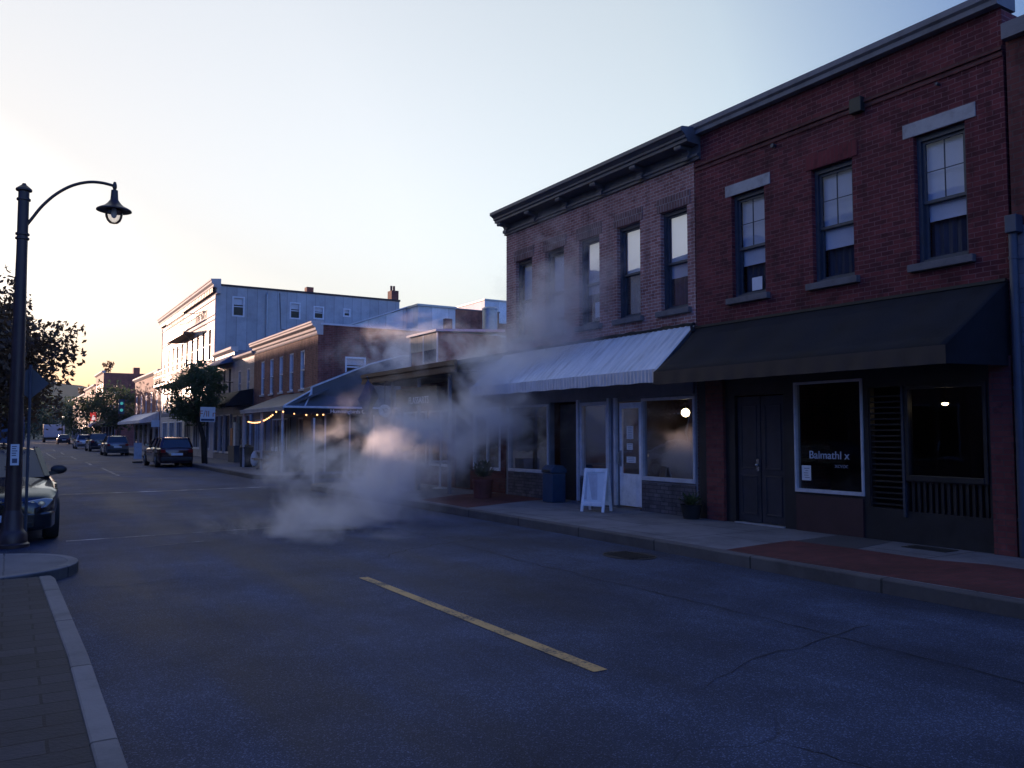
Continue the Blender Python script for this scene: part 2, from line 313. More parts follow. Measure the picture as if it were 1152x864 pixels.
M['far_lamp'] = lit('far_lamp_light', (1.0, .85, .7), 1.0)
M['sticker'] = paint('sticker', (.66, .69, .72), .5, var=.1)

def carpaint(name, col, rough=.22, metal=.3):
    return paint(name, col, rough, metal, var=.08, scale=2, coat=1.0)
M['car_black'] = carpaint('black_car_paint', (.012, .013, .017))
M['car_grey'] = carpaint('grey_car_paint', (.13, .14, .16))
M['car_brown'] = carpaint('dark_maroon_car_paint', (.055, .022, .02))
M['car_silver'] = carpaint('silver_car_paint', (.40, .42, .44))
M['car_dark'] = carpaint('dark_blue_car_paint', (.025, .03, .045))
M['car_glass'] = paint('tinted_car_glass', (.008, .025, .06), .05, var=.05, spec=.5)
M['van_white'] = carpaint('white_van_paint', (.55, .58, .62), .4, 0)

# ------------------------------------------------------------------ mesh helpers
class MB:
    def __init__(s): s.bm = bmesh.new()
    def quad(s, *pts):
        return s.bm.faces.new([s.bm.verts.new(p) for p in pts])
    def box(s, x0, x1, y0, y1, z0, z1, mat=None):
        x0, x1 = sorted((x0, x1)); y0, y1 = sorted((y0, y1)); z0, z1 = sorted((z0, z1))
        P = [(x0, y0, z0), (x1, y0, z0), (x1, y1, z0), (x0, y1, z0), (x0, y0, z1), (x1, y0, z1), (x1, y1, z1), (x0, y1, z1)]
        if mat: P = [mat @ Vector(p) for p in P]
        v = [s.bm.verts.new(p) for p in P]
        for f in ((3, 2, 1, 0), (4, 5, 6, 7), (0, 1, 5, 4), (1, 2, 6, 5), (2, 3, 7, 6), (3, 0, 4, 7)):
            s.bm.faces.new([v[i] for i in f])
        return s
    def bar(s, a, b, w, h=None):
        """square bar from a to b"""
        a, b = Vector(a), Vector(b); d = b - a; L = d.length
        if L < 1e-6: return s
        h = h or w
        q = d.to_track_quat('X', 'Z').to_matrix().to_4x4(); q.translation = a
        return s.box(0, L, -w / 2, w / 2, -h / 2, h / 2, q)
    def prism(s, poly, axis, a0, a1):
        """extrude a closed polygon along an axis. poly points: the two other coords in order"""
        def P(p, a):
            return {'x': (a, p[0], p[1]), 'y': (p[0], a, p[1]), 'z': (p[0], p[1], a)}[axis]
        A = [s.bm.verts.new(P(p, a0)) for p in poly]; B = [s.bm.verts.new(P(p, a1)) for p in poly]
        n = len(poly)
        s.bm.faces.new(A); s.bm.faces.new(B[::-1])
        for i in range(n): s.bm.faces.new([A[i], B[i], B[(i + 1) % n], A[(i + 1) % n]])
        return s
    def tube(s, pts, r, n=8, cap=True):
        pts = [Vector(p) for p in pts]; rings = []
        rs = r if isinstance(r, (list, tuple)) else [r] * len(pts)
        prev = None
        for i, p in enumerate(pts):
            t = (pts[min(i + 1, len(pts) - 1)] - pts[max(i - 1, 0)]).normalized()
            if prev is None:
                ref = Vector((0, 0, 1)) if abs(t.z) < .9 else Vector((1, 0, 0)); u = t.cross(ref).normalized()
            else:
                u = (prev - t * prev.dot(t)).normalized()
            prev = u; w = t.cross(u)
            rings.append([s.bm.verts.new(p + (u * math.cos(2 * PI * k / n) + w * math.sin(2 * PI * k / n)) * rs[i]) for k in range(n)])
        for a, b in zip(rings, rings[1:]):
            for k in range(n): s.bm.faces.new([a[k], a[(k + 1) % n], b[(k + 1) % n], b[k]])
        if cap:
            s.bm.faces.new(rings[0][::-1]); s.bm.faces.new(rings[-1])
        return s
    def lathe(s, prof, c=(0, 0, 0), n=20, axis='z', cap=True):
        """prof: (radius, height) pairs"""
        c = Vector(c); rings = []
        for r, h in prof:
            ring = []
            for k in range(n):
                a = 2 * PI * k / n
                p = {'z': (r * math.cos(a), r * math.sin(a), h), 'x': (h, r * math.cos(a), r * math.sin(a)), 'y': (r * math.sin(a), h, r * math.cos(a))}[axis]
                ring.append(s.bm.verts.new(c + Vector(p)))
            rings.append(ring)
        for a, b in zip(rings, rings[1:]):
            for k in range(n): s.bm.faces.new([a[k], a[(k + 1) % n], b[(k + 1) % n], b[k]])
        if cap:
            s.bm.faces.new(rings[0][::-1]); s.bm.faces.new(rings[-1])
        return s
    def ball(s, c, r, sub=2, sc=(1, 1, 1), jit=0):
        g = bmesh.ops.create_icosphere(s.bm, subdivisions=sub, radius=1)
        for v in g['verts']:
            k = r * (1 + random.uniform(-jit, jit))
            v.co = Vector(c) + Vector((v.co.x * sc[0], v.co.y * sc[1], v.co.z * sc[2])) * k
        return s
    def build(s, name, mat, parent=None, smooth=False, bevel=0.0, normals=True):
        if normals: bmesh.ops.recalc_face_normals(s.bm, faces=s.bm.faces[:])
        me = bpy.data.meshes.new(name); s.bm.to_mesh(me); s.bm.free()
        for m in (mat if isinstance(mat, (list, tuple)) else [mat]): me.materials.append(m)
        o = bpy.data.objects.new(name, me); COL.objects.link(o)
        if smooth:
            for p in me.polygons: p.use_smooth = True
            if smooth != 'all':
                try: me.set_sharp_from_angle(angle=R(38))
                except Exception: pass
        if parent is not None:
            o.parent = parent
            o.matrix_parent_inverse = Matrix.Translation(parent.location).inverted() if not parent.get('_local') else Matrix()
        if bevel:
            b = o.modifiers.new('edge', 'BEVEL'); b.width = bevel; b.segments = 2; b.limit_method = 'ANGLE'
        return o

def tag(o, label, cat, group=None, kind=None):
    o['label'] = label; o['category'] = cat
    if group: o['group'] = group
    if kind: o['kind'] = kind
    return o

def thing(name, label, cat, loc=(0, 0, 0), group=None, local=False):
    """an Empty at the thing's base. local=True: its parts are modelled round the origin and move with it"""
    o = bpy.data.objects.new(name, None); COL.objects.link(o); o.location = loc; o.empty_display_size = .3
    tag(o, label, cat, group)
    if local: o['_local'] = 1
    return o

def structure(o):
    o['kind'] = 'structure'; return o

def copy_tree(o, parent=None):
    c = o.copy(); COL.objects.link(c)
    if parent is not None: c.parent = parent
    for ch in list(o.children): copy_tree(ch, c)
    return c

def text_mesh(txt, size, mat, name, parent, matrix, depth=.004, align='CENTER'):
    cu = bpy.data.curves.new(name, 'FONT'); cu.body = txt; cu.size = size; cu.extrude = depth; cu.align_x = align
    t = bpy.data.objects.new(name, cu); COL.objects.link(t)
    bpy.context.view_layer.update()
    me = bpy.data.meshes.new_from_object(t.evaluated_get(bpy.context.evaluated_depsgraph_get()))
    bpy.data.objects.remove(t); bpy.data.curves.remove(cu)
    me.transform(matrix); me.materials.clear(); me.materials.append(mat)
    o = bpy.data.objects.new(name, me); COL.objects.link(o); o.name = name
    if parent is not None:
        o.parent = parent
        r = parent
        while r.parent: r = r.parent
        o.matrix_parent_inverse = Matrix() if r.get('_local') or parent.type == 'MESH' else Matrix.Translation(parent.location).inverted()
    return o
# text lying on a wall facing -X (reads towards -Y) or a wall facing -Y (reads towards +X)
def on_x(x, y, z): return Matrix(((0, 0, -1, x), (-1, 0, 0, y), (0, 1, 0, z), (0, 0, 0, 1)))
def on_y(x, y, z): return Matrix(((1, 0, 0, x), (0, 0, -1, y), (0, 1, 0, z), (0, 0, 0, 1)))

# walls: a plane map turns (along, up, depth into the wall) into a point
def PX(X): return lambda s, z, d=0.0: (X + d, s, z)      # faces -X
def PY(Y): return lambda s, z, d=0.0: (s, Y + d, z)      # faces -Y
def PXL(X): return lambda s, z, d=0.0: (X - d, s, z)     # faces +X (far side of the street)

def pbox(mb, P, s0, s1, z0, z1, d0, d1):
    a, b = P(s0, z0, d0), P(s1, z1, d1)
    return mb.box(a[0], b[0], a[1], b[1], a[2], b[2])

def wall(mb, P, s0, s1, z0, z1, ops=(), depth=.16):
    """one wall sheet with openings cut out and their reveals"""
    ss = sorted({s0, s1, *[o[0] for o in ops], *[o[1] for o in ops]}); zs = sorted({z0, z1, *[o[2] for o in ops], *[o[3] for o in ops]})
    ss = [v for v in ss if s0 <= v <= s1]; zs = [v for v in zs if z0 <= v <= z1]
    for a, b in zip(ss, ss[1:]):
        for c, d in zip(zs, zs[1:]):
            mc, mz = (a + b) / 2, (c + d) / 2
            if any(o[0] < mc < o[1] and o[2] < mz < o[3] for o in ops): continue
            mb.quad(P(a, c), P(b, c), P(b, d), P(a, d))
    for o in ops:
        a, b, c, d = o[:4]
        mb.quad(P(a, c), P(a, d), P(a, d, depth), P(a, c, depth)); mb.quad(P(b, c), P(b, d), P(b, d, depth), P(b, c, depth))
        mb.quad(P(a, c), P(b, c), P(b, c, depth), P(a, c, depth)); mb.quad(P(a, d), P(b, d), P(b, d, depth), P(a, d, depth))
    return mb

def sash_window(root, P, s0, s1, z0, z1, frame='frame_dark', blind=.5, d=.1, sill='dark_stone', lintel=None, lint_h=.2, lint_over=.1, muntin=False, curtain=True, sill_over=.09, name='window', t=.055):
    """a hung sash window in a wall opening: casing > sash, pane, blind, sill, lintel"""
    mb = MB()
    for a, b in ((s0, s0 + t), (s1 - t, s1)): pbox(mb, P, a, b, z0, z1, d - .05, d + .05)
    pbox(mb, P, s0 + t, s1 - t, z1 - t * 1.3, z1, d - .05, d + .05); pbox(mb, P, s0 + t, s1 - t, z0, z0 + t, d - .06, d + .05)
    w = mb.build(name, M[frame], root)
    a, b, c, e = s0 + t, s1 - t, z0 + t, z1 - t * 1.3
    zm = c + (e - c) * .47; k = .042
    mb = MB()
    for (p, q, dd) in ((zm, e, .0), (c, zm + .03, .032)):          # upper sash stands outside the lower one
        for u0, u1 in ((a, a + k), (b - k, b)): pbox(mb, P, u0, u1, p, q, d + dd - .01, d + dd + .02)
        pbox(mb, P, a + k, b - k, q - k, q, d + dd - .01, d + dd + .02); pbox(mb, P, a + k, b - k, p, p + k, d + dd - .01, d + dd + .02)
    if muntin:
        mid = (a + b) / 2
        pbox(mb, P, mid - .005, mid + .005, zm + k, e - k, d - .004, d + .014)
        zz = zm + (e - zm) * .5
        pbox(mb, P, a + k, mid - .005, zz - .005, zz + .005, d - .003, d + .013); pbox(mb, P, mid + .005, b - k, zz - .005, zz + .005, d - .003, d + .013)
    mb.build('sash', M[frame], w)
    mb = MB()
    mb.quad(P(a + k, zm + k, d + .006), P(b - k, zm + k, d + .006), P(b - k, e - k, d + .006), P(a + k, e - k, d + .006))
    mb.quad(P(a + k, c + k, d + .038), P(b - k, c + k, d + .038), P(b - k, zm - .012, d + .038), P(a + k, zm - .012, d + .038))
    mb.build('pane', M['glass'], w)
    if blind > 0:
        mb = MB(); zb = e - (e - c) * blind
        pbox(mb, P, a + .01, b - .01, zb, e + .02, d + .075, d + .082); pbox(mb, P, a + .01, b - .01, zb - .025, zb - .001, d + .07, d + .087)
        mb.build('blind', M['blind'], w)
    if curtain:
        mb = MB(); n = 16
        pts = [(a - .02 + (b - a + .04) * i / n, .16 + .03 * math.sin(i * 2.1)) for i in range(n + 1)]
        for (u0, d0), (u1, d1) in zip(pts, pts[1:]):
            mb.quad(P(u0, c, d + d0), P(u1, c, d + d1), P(u1, e, d + d1), P(u0, e, d + d0))
        mb.build('curtain', M['curtain'], w, smooth='all')
    if sill:
        mb = MB(); pbox(mb, P, s0 - sill_over, s1 + sill_over, z0 - .105, z0 - .002, -.085, d - .06); mb.build('sill', M[sill], w, bevel=.008)
    if lintel:
        mb = MB(); pbox(mb, P, s0 - lint_over, s1 + lint_over, z1 + .003, z1 + lint_h, -.012, .1); mb.build('lintel', M[lintel], w, bevel=.006)
    return w

def plain_window(root, P, s0, s1, z0, z1, frame='frame_white', d=.06, t=.05, blind=0, bars=1, sill=None, name='window', inner='interior_dark'):
    mb = MB()
    for a, b in ((s0, s0 + t), (s1 - t, s1)): pbox(mb, P, a, b, z0, z1, d - .05, d + .04)
    pbox(mb, P, s0 + t, s1 - t, z1 - t, z1, d - .05, d + .04); pbox(mb, P, s0 + t, s1 - t, z0, z0 + t, d - .05, d + .04)
    for i in range(bars):
        zz = z0 + (z1 - z0) * (i + 1) / (bars + 1); pbox(mb, P, s0 + t, s1 - t, zz - .025, zz + .025, d - .03, d + .02)
    w = mb.build(name, M[frame], root)
    mb = MB(); mb.quad(P(s0 + t, z0 + t, d + .022), P(s1 - t, z0 + t, d + .022), P(s1 - t, z1 - t, d + .022), P(s0 + t, z1 - t, d + .022)); mb.build('pane', M['glass'], w)
    if blind:
        mb = MB(); pbox(mb, P, s0 + t, s1 - t, z1 - (z1 - z0) * blind, z1 - t, d + .06, d + .066); mb.build('blind', M['blind'], w)
    if sill:
        mb = MB(); pbox(mb, P, s0 - .06, s1 + .06, z0 - .08, z0 - .002, -.06, d - .052); mb.build('sill', M[sill], w)
    return w

def hull(root, X0, X1, Y0, Y1, H, mat, roofmat='roofing', parapet=.35, skip_front=True, P=None):
    """side walls, back wall and a roof set below the parapet"""
    mb = MB()
    mb.quad((X0, Y0, 0), (X1, Y0, 0), (X1, Y0, H), (X0, Y0, H)); mb.quad((X0, Y1, 0), (X1, Y1, 0), (X1, Y1, H), (X0, Y1, H))
    mb.quad((X1, Y0, 0), (X1, Y1, 0), (X1, Y1, H), (X1, Y0, H))
    t = .22
    for a, b, c, d in ((X0, X1, Y0, Y0 + t), (X0, X1, Y1 - t, Y1)):
        mb.quad((a, c, H), (b, c, H), (b, d, H), (a, d, H))
    mb.quad((X0, Y0 + t, H - parapet), (X1, Y0 + t, H - parapet), (X1, Y0 + t, H), (X0, Y0 + t, H)); mb.quad((X0, Y1 - t, H - parapet), (X1, Y1 - t, H - parapet), (X1, Y1 - t, H), (X0, Y1 - t, H))
    w = mb.build('side_wall', M[mat], root)
    r = MB().box(X0 + .05, X1 - .03, Y0 + .03, Y1 - .03, H - parapet - .2, H - parapet).build('roof', M[roofmat], root)
    return w, r

# ------------------------------------------------------------------ ground, roads, pavements
gb = MB(); gb.quad((-1500, -300, -.06), (1500, -300, -.06), (1500, 2500, -.06), (-1500, 2500, -.06)); structure(gb.build('ground', M['ground']))
rb = MB(); rb.quad((-80, -60, 0), (110, -60, 0), (110, 230, 0), (-80, 230, 0)); structure(rb.build('road', M['asphalt']))

def arc(cx, cy, r, a0, a1, n=8):
    return [(cx + r * math.cos(R(a0 + (a1 - a0) * i / n)), cy + r * math.sin(R(a0 + (a1 - a0) * i / n))) for i in range(n + 1)]

def offset_path(path, d):
    """path shifted d to its left"""
    out = []
    for i, p in enumerate(path):
        a = Vector(path[max(i - 1, 0)]); b = Vector(path[min(i + 1, len(path) - 1)]); t = (b - a).normalized(); nrm = Vector((-t.y, t.x))
        out.append(tuple(Vector(p) + nrm * d))
    return out

def kerb(name, path, width, top, side=1, mat='kerb_worn'):
    inner = offset_path(path, width * side)
    poly = path + inner[::-1]
    o = MB().prism(poly, 'z', -.03, top).build(name, M[mat], bevel=.018); return structure(o)

# near right block: kerb, pavement, red brick panels
K = 7.75
path_n = [(K - .04, -14), (K - .02, 3.5), (K, 6), (K + .06, 9), (K + .05, 12), (K, 15), (K - .15, 19)] + arc(K + 1.0, 23.2, 1.3, 180, 90, 8)[0:] + [(14, 24.5), (60, 24.5)]
kerb('kerb', path_n, .16, .15, -1)
inner = offset_path(path_n, -.162)
MB().prism(inner + [(60, -14)], 'z', -.03, .146).build('pavement', M['concrete'])
structure(bpy.data.objects['pavement'])
kerb('kerb_paint', path_n[9:14], .165, .154, -1, 'kerbyellow')
def panel(name, poly, mat, z=.150):
    return structure(MB().prism(poly, 'z', .12, z).build(name, M[mat]))
panel('paving_panel', [(K + .17, -14), (9.5, -14), (9.62, 5.35), (9.42, 5.85), (9.45, 6.9), (9.4, 7.95), (8.2, 7.8), (7.93, 7.75)], 'redpave')
panel('paving_panel', [(9.42, 6.93), (9.42, 7.9), (10.53, 8.0), (10.53, 7.15)], 'darkslab')
panel('paving_panel', [(7.95, 14.8), (8.0, 17.1), (9.55, 18.05), (10.5, 18.0), (10.5, 15.7), (9.85, 15.6)], 'redpave')
tag(MB().box(10.12, 10.42, 6.15, 6.75, .13, .156).build('cellar_hatch', M['iron'], bevel=.004), 'dark iron cellar hatch set in the pale slab by the dark shopfront', 'hatch')

# far right blocks
path_f = [(60, 29.3), (14, 29.3)] + arc(K + 1.3, 30.8, 1.5, 270, 180, 8) + [(K - .1, 40), (K + .05, 60), (K + .1, 92)] + arc(K + 1.5, 93, 1.4, 180, 90, 6) + [(60, 94.4)]
kerb('kerb', path_f, .16, .15, -1)
structure(MB().prism(offset_path(path_f, -.162), 'z', -.03, .146).build('pavement', M['concrete']))
path_g = [(60, 101), (14, 101)] + arc(K + 1.4, 102.5, 1.5, 270, 180, 8) + [(K + .2, 150), (K + 2, 200)] + [(60, 215)]
kerb('kerb', path_g, .16, .15, -1)
structure(MB().prism(offset_path(path_g, -.162), 'z', -.03, .146).build('pavement', M['concrete']))

# left side: brick-paved walk with its own kerb, rounded corner slab, walk further on
structure(MB().prism([(.5, -14), (.52, 6.5), (.47, 10.05), (.44, 10.25), (.32, 10.25), (.39, 6.5), (.37, -14)], 'z', -.03, .125).build('kerb', M['kerb'], bevel=.015))
structure(MB().prism([(.368, -14), (.388, 6.5), (.318, 10.25), (-7, 10.25), (-7, -14)], 'z', -.03, .118).build('pavement', M['pavers']))
pc = [(-7, 10.28), (-.2, 10.28)] + arc(-.05, 11.5, .82, -60, 60, 10) + [(-.5, 13.0), (-1.35, 13.45), (-7, 13.45)]
cs = [(-7, 10.28), (-.1, 10.28)] + arc(-.25, 11.35, 1.02, -62, 75, 12) + [(-.6, 12.9), (-7, 12.9)]
kerb('kerb', cs[1:-1], .13, .13, 1, 'kerb')
structure(MB().prism(cs, 'z', -.03, .126).build('pavement', M['corner_slab'], bevel=.01))
pl = [(-1.6, 14.5), (-1.5, 230)]
kerb('kerb', pl, .15, .15, 1)
structure(MB().prism([(-1.655, 14.5), (-1.655, 230), (-40, 230), (-40, 14.5)], 'z', -.03, .146).build('pavement', M['concrete']))

# painted marks
def mark(poly, mat, z=.005):
    mb = MB(); mb.quad(*[(p[0], p[1], z) for p in poly]); return structure(mb.build('road_marking', M[mat]))
mark([(3.5, 4.67), (3.62, 4.67), (3.57, 9.05), (3.46, 9.05)], 'yellow')
for y0, y1 in ((35.4, 43.5), (47.5, 53), (59, 66), (72, 79), (86, 93)):
    mark([(3.62, y0), (3.74, y0), (3.86, y1), (3.74, y1)], 'white')
mark([(2.55, 60), (2.67, 60), (2.75, 78), (2.63, 78)], 'white')
mark([(.8, 14.36), (.8, 14.44), (5.4, 14.74), (5.4, 14.67)], 'white')
mark([(1.75, 13.05), (1.75, 13.10), (2.6, 13.35), (2.6, 13.31)], 'white')
mark([(.3, 25.0), (.3, 25.3), (7.4, 25.8), (7.4, 25.5)], 'white')

mb = MB().lathe([(.0, .012), (.28, .012), (.30, .010), (.305, -.01), (.36, -.01), (.37, .008), (.40, .008), (.41, -.02)], (4.85, 13.9, 0), 28, cap=False)
tag(mb.build('manhole_cover', M['iron']), 'round iron manhole cover in the road under the rising steam', 'manhole cover')
g = thing('drain_grate', 'dark oval storm drain grate against the kerb before the white door', 'drain grate', (7.2, 8.8, 0))
MB().prism([(7.2 + .32 * math.cos(a * PI / 10), 8.8 + .42 * math.sin(a * PI / 10)) for a in range(20)], 'z', -.02, .006).build('rim', M['iron'], g)
mb = MB()
for i in range(7): mb.box(7.0 + .06 * i, 7.03 + .06 * i, 8.5, 9.1, .006, .014)
mb.build('grating', M['iron'], g)

def seam(pts, w, seed):
    rnd = random.Random(seed); mb = MB(); rows = []
    for (a, b) in zip(pts, pts[1:]):
        n = max(2, int((Vector(b) - Vector(a)).length / .18))
        for i in range(n): 
            p = Vector(a).lerp(Vector(b), i / n); rows.append((p.x + rnd.gauss(0, .018), p.y + rnd.gauss(0, .018)))
    L_, R_ = [], []
    for i, p in enumerate(rows):
        a = Vector(rows[max(i - 1, 0)]); b = Vector(rows[min(i + 1, len(rows) - 1)]); t = (b - a).normalized(); k = w * rnd.uniform(.4, 1.3) / 2
        L_.append(mb.bm.verts.new((p[0] - t.y * k, p[1] + t.x * k, .004))); R_.append(mb.bm.verts.new((p[0] + t.y * k, p[1] - t.x * k, .004)))
    for i in range(len(rows) - 1): mb.bm.faces.new([L_[i], R_[i], R_[i + 1], L_[i + 1]])
    return structure(mb.build('road_seam', M['tar']))
seam([(5.75, 1.5), (5.8, 5), (5.72, 9), (5.78, 14), (5.7, 24)], 0.015, 1)
seam([(3.9, 4.05), (4.7, 4.35), (5.6, 4.45), (6.6, 4.6)], 0.011, 2)
seam([(.9, 9.9), (1.9, 10.1), (2.9, 9.8)], 0.013, 5)

# ------------------------------------------------------------------ the brown brick building with the ribbed awning
FX = 10.55; PF = PX(FX)
Y0, Y1 = 10.95, 17.62
purple = thing('brick_building', 'two storey weathered brown brick building with dark bracketed cornice and ribbed metal awning', 'building', (FX, 14.3, .15))
wins = [(11.15, 11.88), (12.48, 13.21), (13.80, 14.53), (15.10, 15.86), (16.43, 17.17)]
ops = [(a, b, 3.95, 5.85) for a, b in wins]
w = MB(); wall(w, PF, Y0, Y1, 3.3, 6.6, ops, .2); w.build('wall', M['purple_brick'], purple)
hull(purple, FX + .002, 21, Y0 + .02, Y1, 6.9, 'purple_brick')
for i, (a, b) in enumerate(wins):
    sash_window(purple, PF, a, b, 3.95, 5.85, blind=(.72, .82, .62, .5, .5)[4 - i] if i else .66, d=.14, sill='dark_stone', lintel='soldier', lint_h=.27, lint_over=.09, muntin=False)
# cornice: one moulded length, brackets below
prof = [(FX + .1, 6.6), (FX - .05, 6.6), (FX - .05, 6.645), (FX - .085, 6.66), (FX - .085, 6.7), (FX - .03, 6.715), (FX - .03, 6.86), (FX - .33, 6.875), (FX - .33, 6.93), (FX - .37, 6.945), (FX - .37, 6.985), (FX - .43, 7.03), (FX - .47, 7.045), (FX - .47, 7.115), (FX - .44, 7.13), (FX + .35, 7.22), (FX + .35, 6.6)]
cor = MB().prism(prof, 'y', Y0 - .17, Y1 + .03).build('cornice', M['cornice_dark'], purple)
for k in range(6):
    yc = 11.06 + k * (17.5 - 11.06) / 5
    bp = [(FX - .03, 6.72), (FX - .06, 6.74), (FX - .075, 6.66), (FX - .13, 6.62), (FX - .14, 6.68), (FX - .10, 6.74), (FX - .13, 6.79), (FX - .22, 6.80), (FX - .29, 6.79), (FX - .31, 6.82), (FX - .31, 6.868), (FX - .03, 6.862)]
    MB().prism(bp, 'y', yc - .085, yc + .085).build('bracket', M['cornice_dark'], cor, bevel=.006)
# ribbed awning
ax0, az0, ax1, az1 = FX - .02, 3.59, 9.6, 2.74
mb = MB(); n = int((17.72 - 10.97) / .0375); rows = []
for i in range(n + 1):
    y = 10.97 + (17.72 - 10.97) * i / n; h = (.0, .02, .02, .0)[i % 4] + random.uniform(-.001, .001)
    rows.append([mb.bm.verts.new((ax0 + (ax1 - ax0) * t, y, az0 + (az1 - az0) * t + h + .006 * math.sin(y * 1.3 + t * 3))) for t in (0, .25, .5, .75, 1)])
for a, b in zip(rows, rows[1:]):
    for j in range(4): mb.bm.faces.new([a[j], b[j], b[j + 1], a[j + 1]])
aw = mb.build('awning', M['metal_roof'], purple)
sm = aw.modifiers.new('sheet', 'SOLIDIFY'); sm.thickness = .006
mb = MB(); rows = []; n = int((17.74 - 10.95) / .05)
for i in range(n + 1):
    y = 10.95 + (17.74 - 10.95) * i / n; d = (0, .012)[i % 2]
    rows.append([mb.bm.verts.new((ax1 - .012 - d + dx, y, z)) for z, dx in ((az1 + .022, 0), (az1 - .03, 0), (az1 - .205 + .006 * math.sin(y * 9), .004))])
for a, b in zip(rows, rows[1:]):
    for j in range(2): mb.bm.faces.new([a[j], b[j], b[j + 1], a[j + 1]])
va = mb.build('valance', M['metal_valance'], aw); va.modifiers.new('sheet', 'SOLIDIFY').thickness = .006
mb = MB()
for yy in (10.965, 17.725):
    mb.prism([(ax0, az0 - .02), (ax0, az0 - .09), (ax1, az1 - .09), (ax1, az1 - .005)], 'y', yy - .012, yy + .012).build('end_plate', M['frame_dark'], aw); mb = MB()
for k in range(6):
    yy = 11.3 + k * 1.24
    MB().prism([(ax0, 2.70), (ax1 + .02, 2.70), (ax1 + .02, 2.735), (ax0 - .03, az0 - .03), (ax0 - .03, az0 - .07), (ax1 + .1, 2.735), (ax0, 2.735)], 'y', yy - .016, yy + .016).build('strut', M['frame_dark'], aw)
mb = MB(); mb.bar((FX - .02, 10.97, 3.615), (FX - .02, 17.72, 3.615), .04, .05)
pts = [(FX - .05 + random.uniform(-.015, .015), 10.97 + .25 * i, 3.635 + random.uniform(-.02, .02)) for i in range(28)]
mb.tube(pts, .012, 5); mb.tube([(FX - .06, 10.95, 3.62), (FX - .14, 10.93, 3.58), (FX - .12, 10.93, 3.48), (FX - .03, 10.95, 3.44)], .03, 6)
mb.build('flashing', M['iron'], aw)

# shopfront under the awning
sf = MB()
shop_ops = [(11.0, 12.47, .74, 2.32), (12.5, 13.22, .17, 2.28), (13.52, 14.5, .74, 2.30), (14.62, 15.68, .17, 2.34), (15.73, 17.5, .72, 2.31)]
wall(sf, PF, Y0, Y1, .1, 3.3, shop_ops, .12); sf.build('shopfront', M['fascia'], purple)
def shop_window(root, P, s0, s1, z0, z1, frame='frame_white', t=.05, d=.03, sub=0, gl='glass_dark', name='shop_window', sill=True):
    mb = MB()
    for a, b in ((s0, s0 + t), (s1 - t, s1)): pbox(mb, P, a, b, z0, z1, d - .06, d + .05)
    pbox(mb, P, s0 + t, s1 - t, z1 - t, z1, d - .06, d + .05); pbox(mb, P, s0 + t, s1 - t, z0, z0 + t * 1.5, d - .07, d + .05)
    for i in range(sub):
        x = s0 + (s1 - s0) * (i + 1) / (sub + 1); pbox(mb, P, x - .02, x + .02, z0 + t * 1.5, z1 - t, d - .04, d + .04)
    w = mb.build(name, M[frame], root, bevel=.005)
    mb = MB(); mb.quad(P(s0 + t, z0 + t * 1.5, d), P(s1 - t, z0 + t * 1.5, d), P(s1 - t, z1 - t, d), P(s0 + t, z1 - t, d)); mb.build('pane', M[gl], w)
    return w
shop_window(purple, PF, 11.0, 12.47, .74, 2.32, 'frame_lilac')
shop_window(purple, PF, 15.73, 17.5, .72, 2.31, 'frame_lilac')
shop_window(purple, PF, 13.52, 14.5, .74, 2.30, 'frame_lilac', t=.07)
for a, b in ((11.0, 12.47), (13.52, 14.5), (15.73, 17.5)):
    mb = MB(); pbox(mb, PF, a, b, .12, .70, -.02, .1); mb.build('stall_riser', M['stall_brick'], purple)
mb = MB(); pbox(mb, PF, 14.66, 15.64, .15, 2.3, .25, .29)
for (a, b, c, d) in ((14.75, 15.55, 1.3, 2.2), (14.75, 15.55, .3, 1.15)): pbox(mb, PF, a, b, c, d, .235, .249)
mb.build('panelled_door', M['black_paint'], purple, bevel=.006)
mb = MB()
for y in (13.26, 13.48, 14.55): pbox(mb, PF, y - .035, y + .035, .2, 2.36, -.06, .0)
mb.build('pilaster', M['frame_lilac'], purple)
mb = MB(); pbox(mb, PF, Y0 + .05, Y1 - .05, 2.36, 2.72, -.05, .0); mb.build('sign_band', M['fascia'], purple)
# the white door
dm = MB()
for a, b, c, d in ((12.52, 12.6, .2, 2.26), (13.12, 13.2, .2, 2.26), (12.6, 13.12, 2.14, 2.26), (12.6, 13.12, .2, .84)): pbox(dm, PF, a, b, c, d, .02, .065)
dr = dm.build('door', M['frame_white'], purple, bevel=.006)
mb = MB(); mb.quad(PF(12.6, .84, .04), PF(13.12, .84, .04), PF(13.12, 2.14, .04), PF(12.6, 2.14, .04)); mb.build('pane', M['glass_dark'], dr)
mb = MB(); pbox(mb, PF, 12.66, 13.06, .3, .76, .012, .019); mb.build('kick_panel', M['frame_white'], dr, bevel=.004)
mb = MB(); mb.tube([PF(13.16, 1.02, .0), PF(13.16, 1.04, -.05), PF(13.16, 1.24, -.05), PF(13.16, 1.26, .0)], .013, 8); pbox(mb, PF, 13.13, 13.19, .98, 1.3, .008, .019); mb.build('handle', M['steel'], dr)
mb = MB(); pbox(mb, PF, 12.5, 13.22, .1, .175, -.06, .3); mb.build('doorstep', M['dark_stone'], purple)
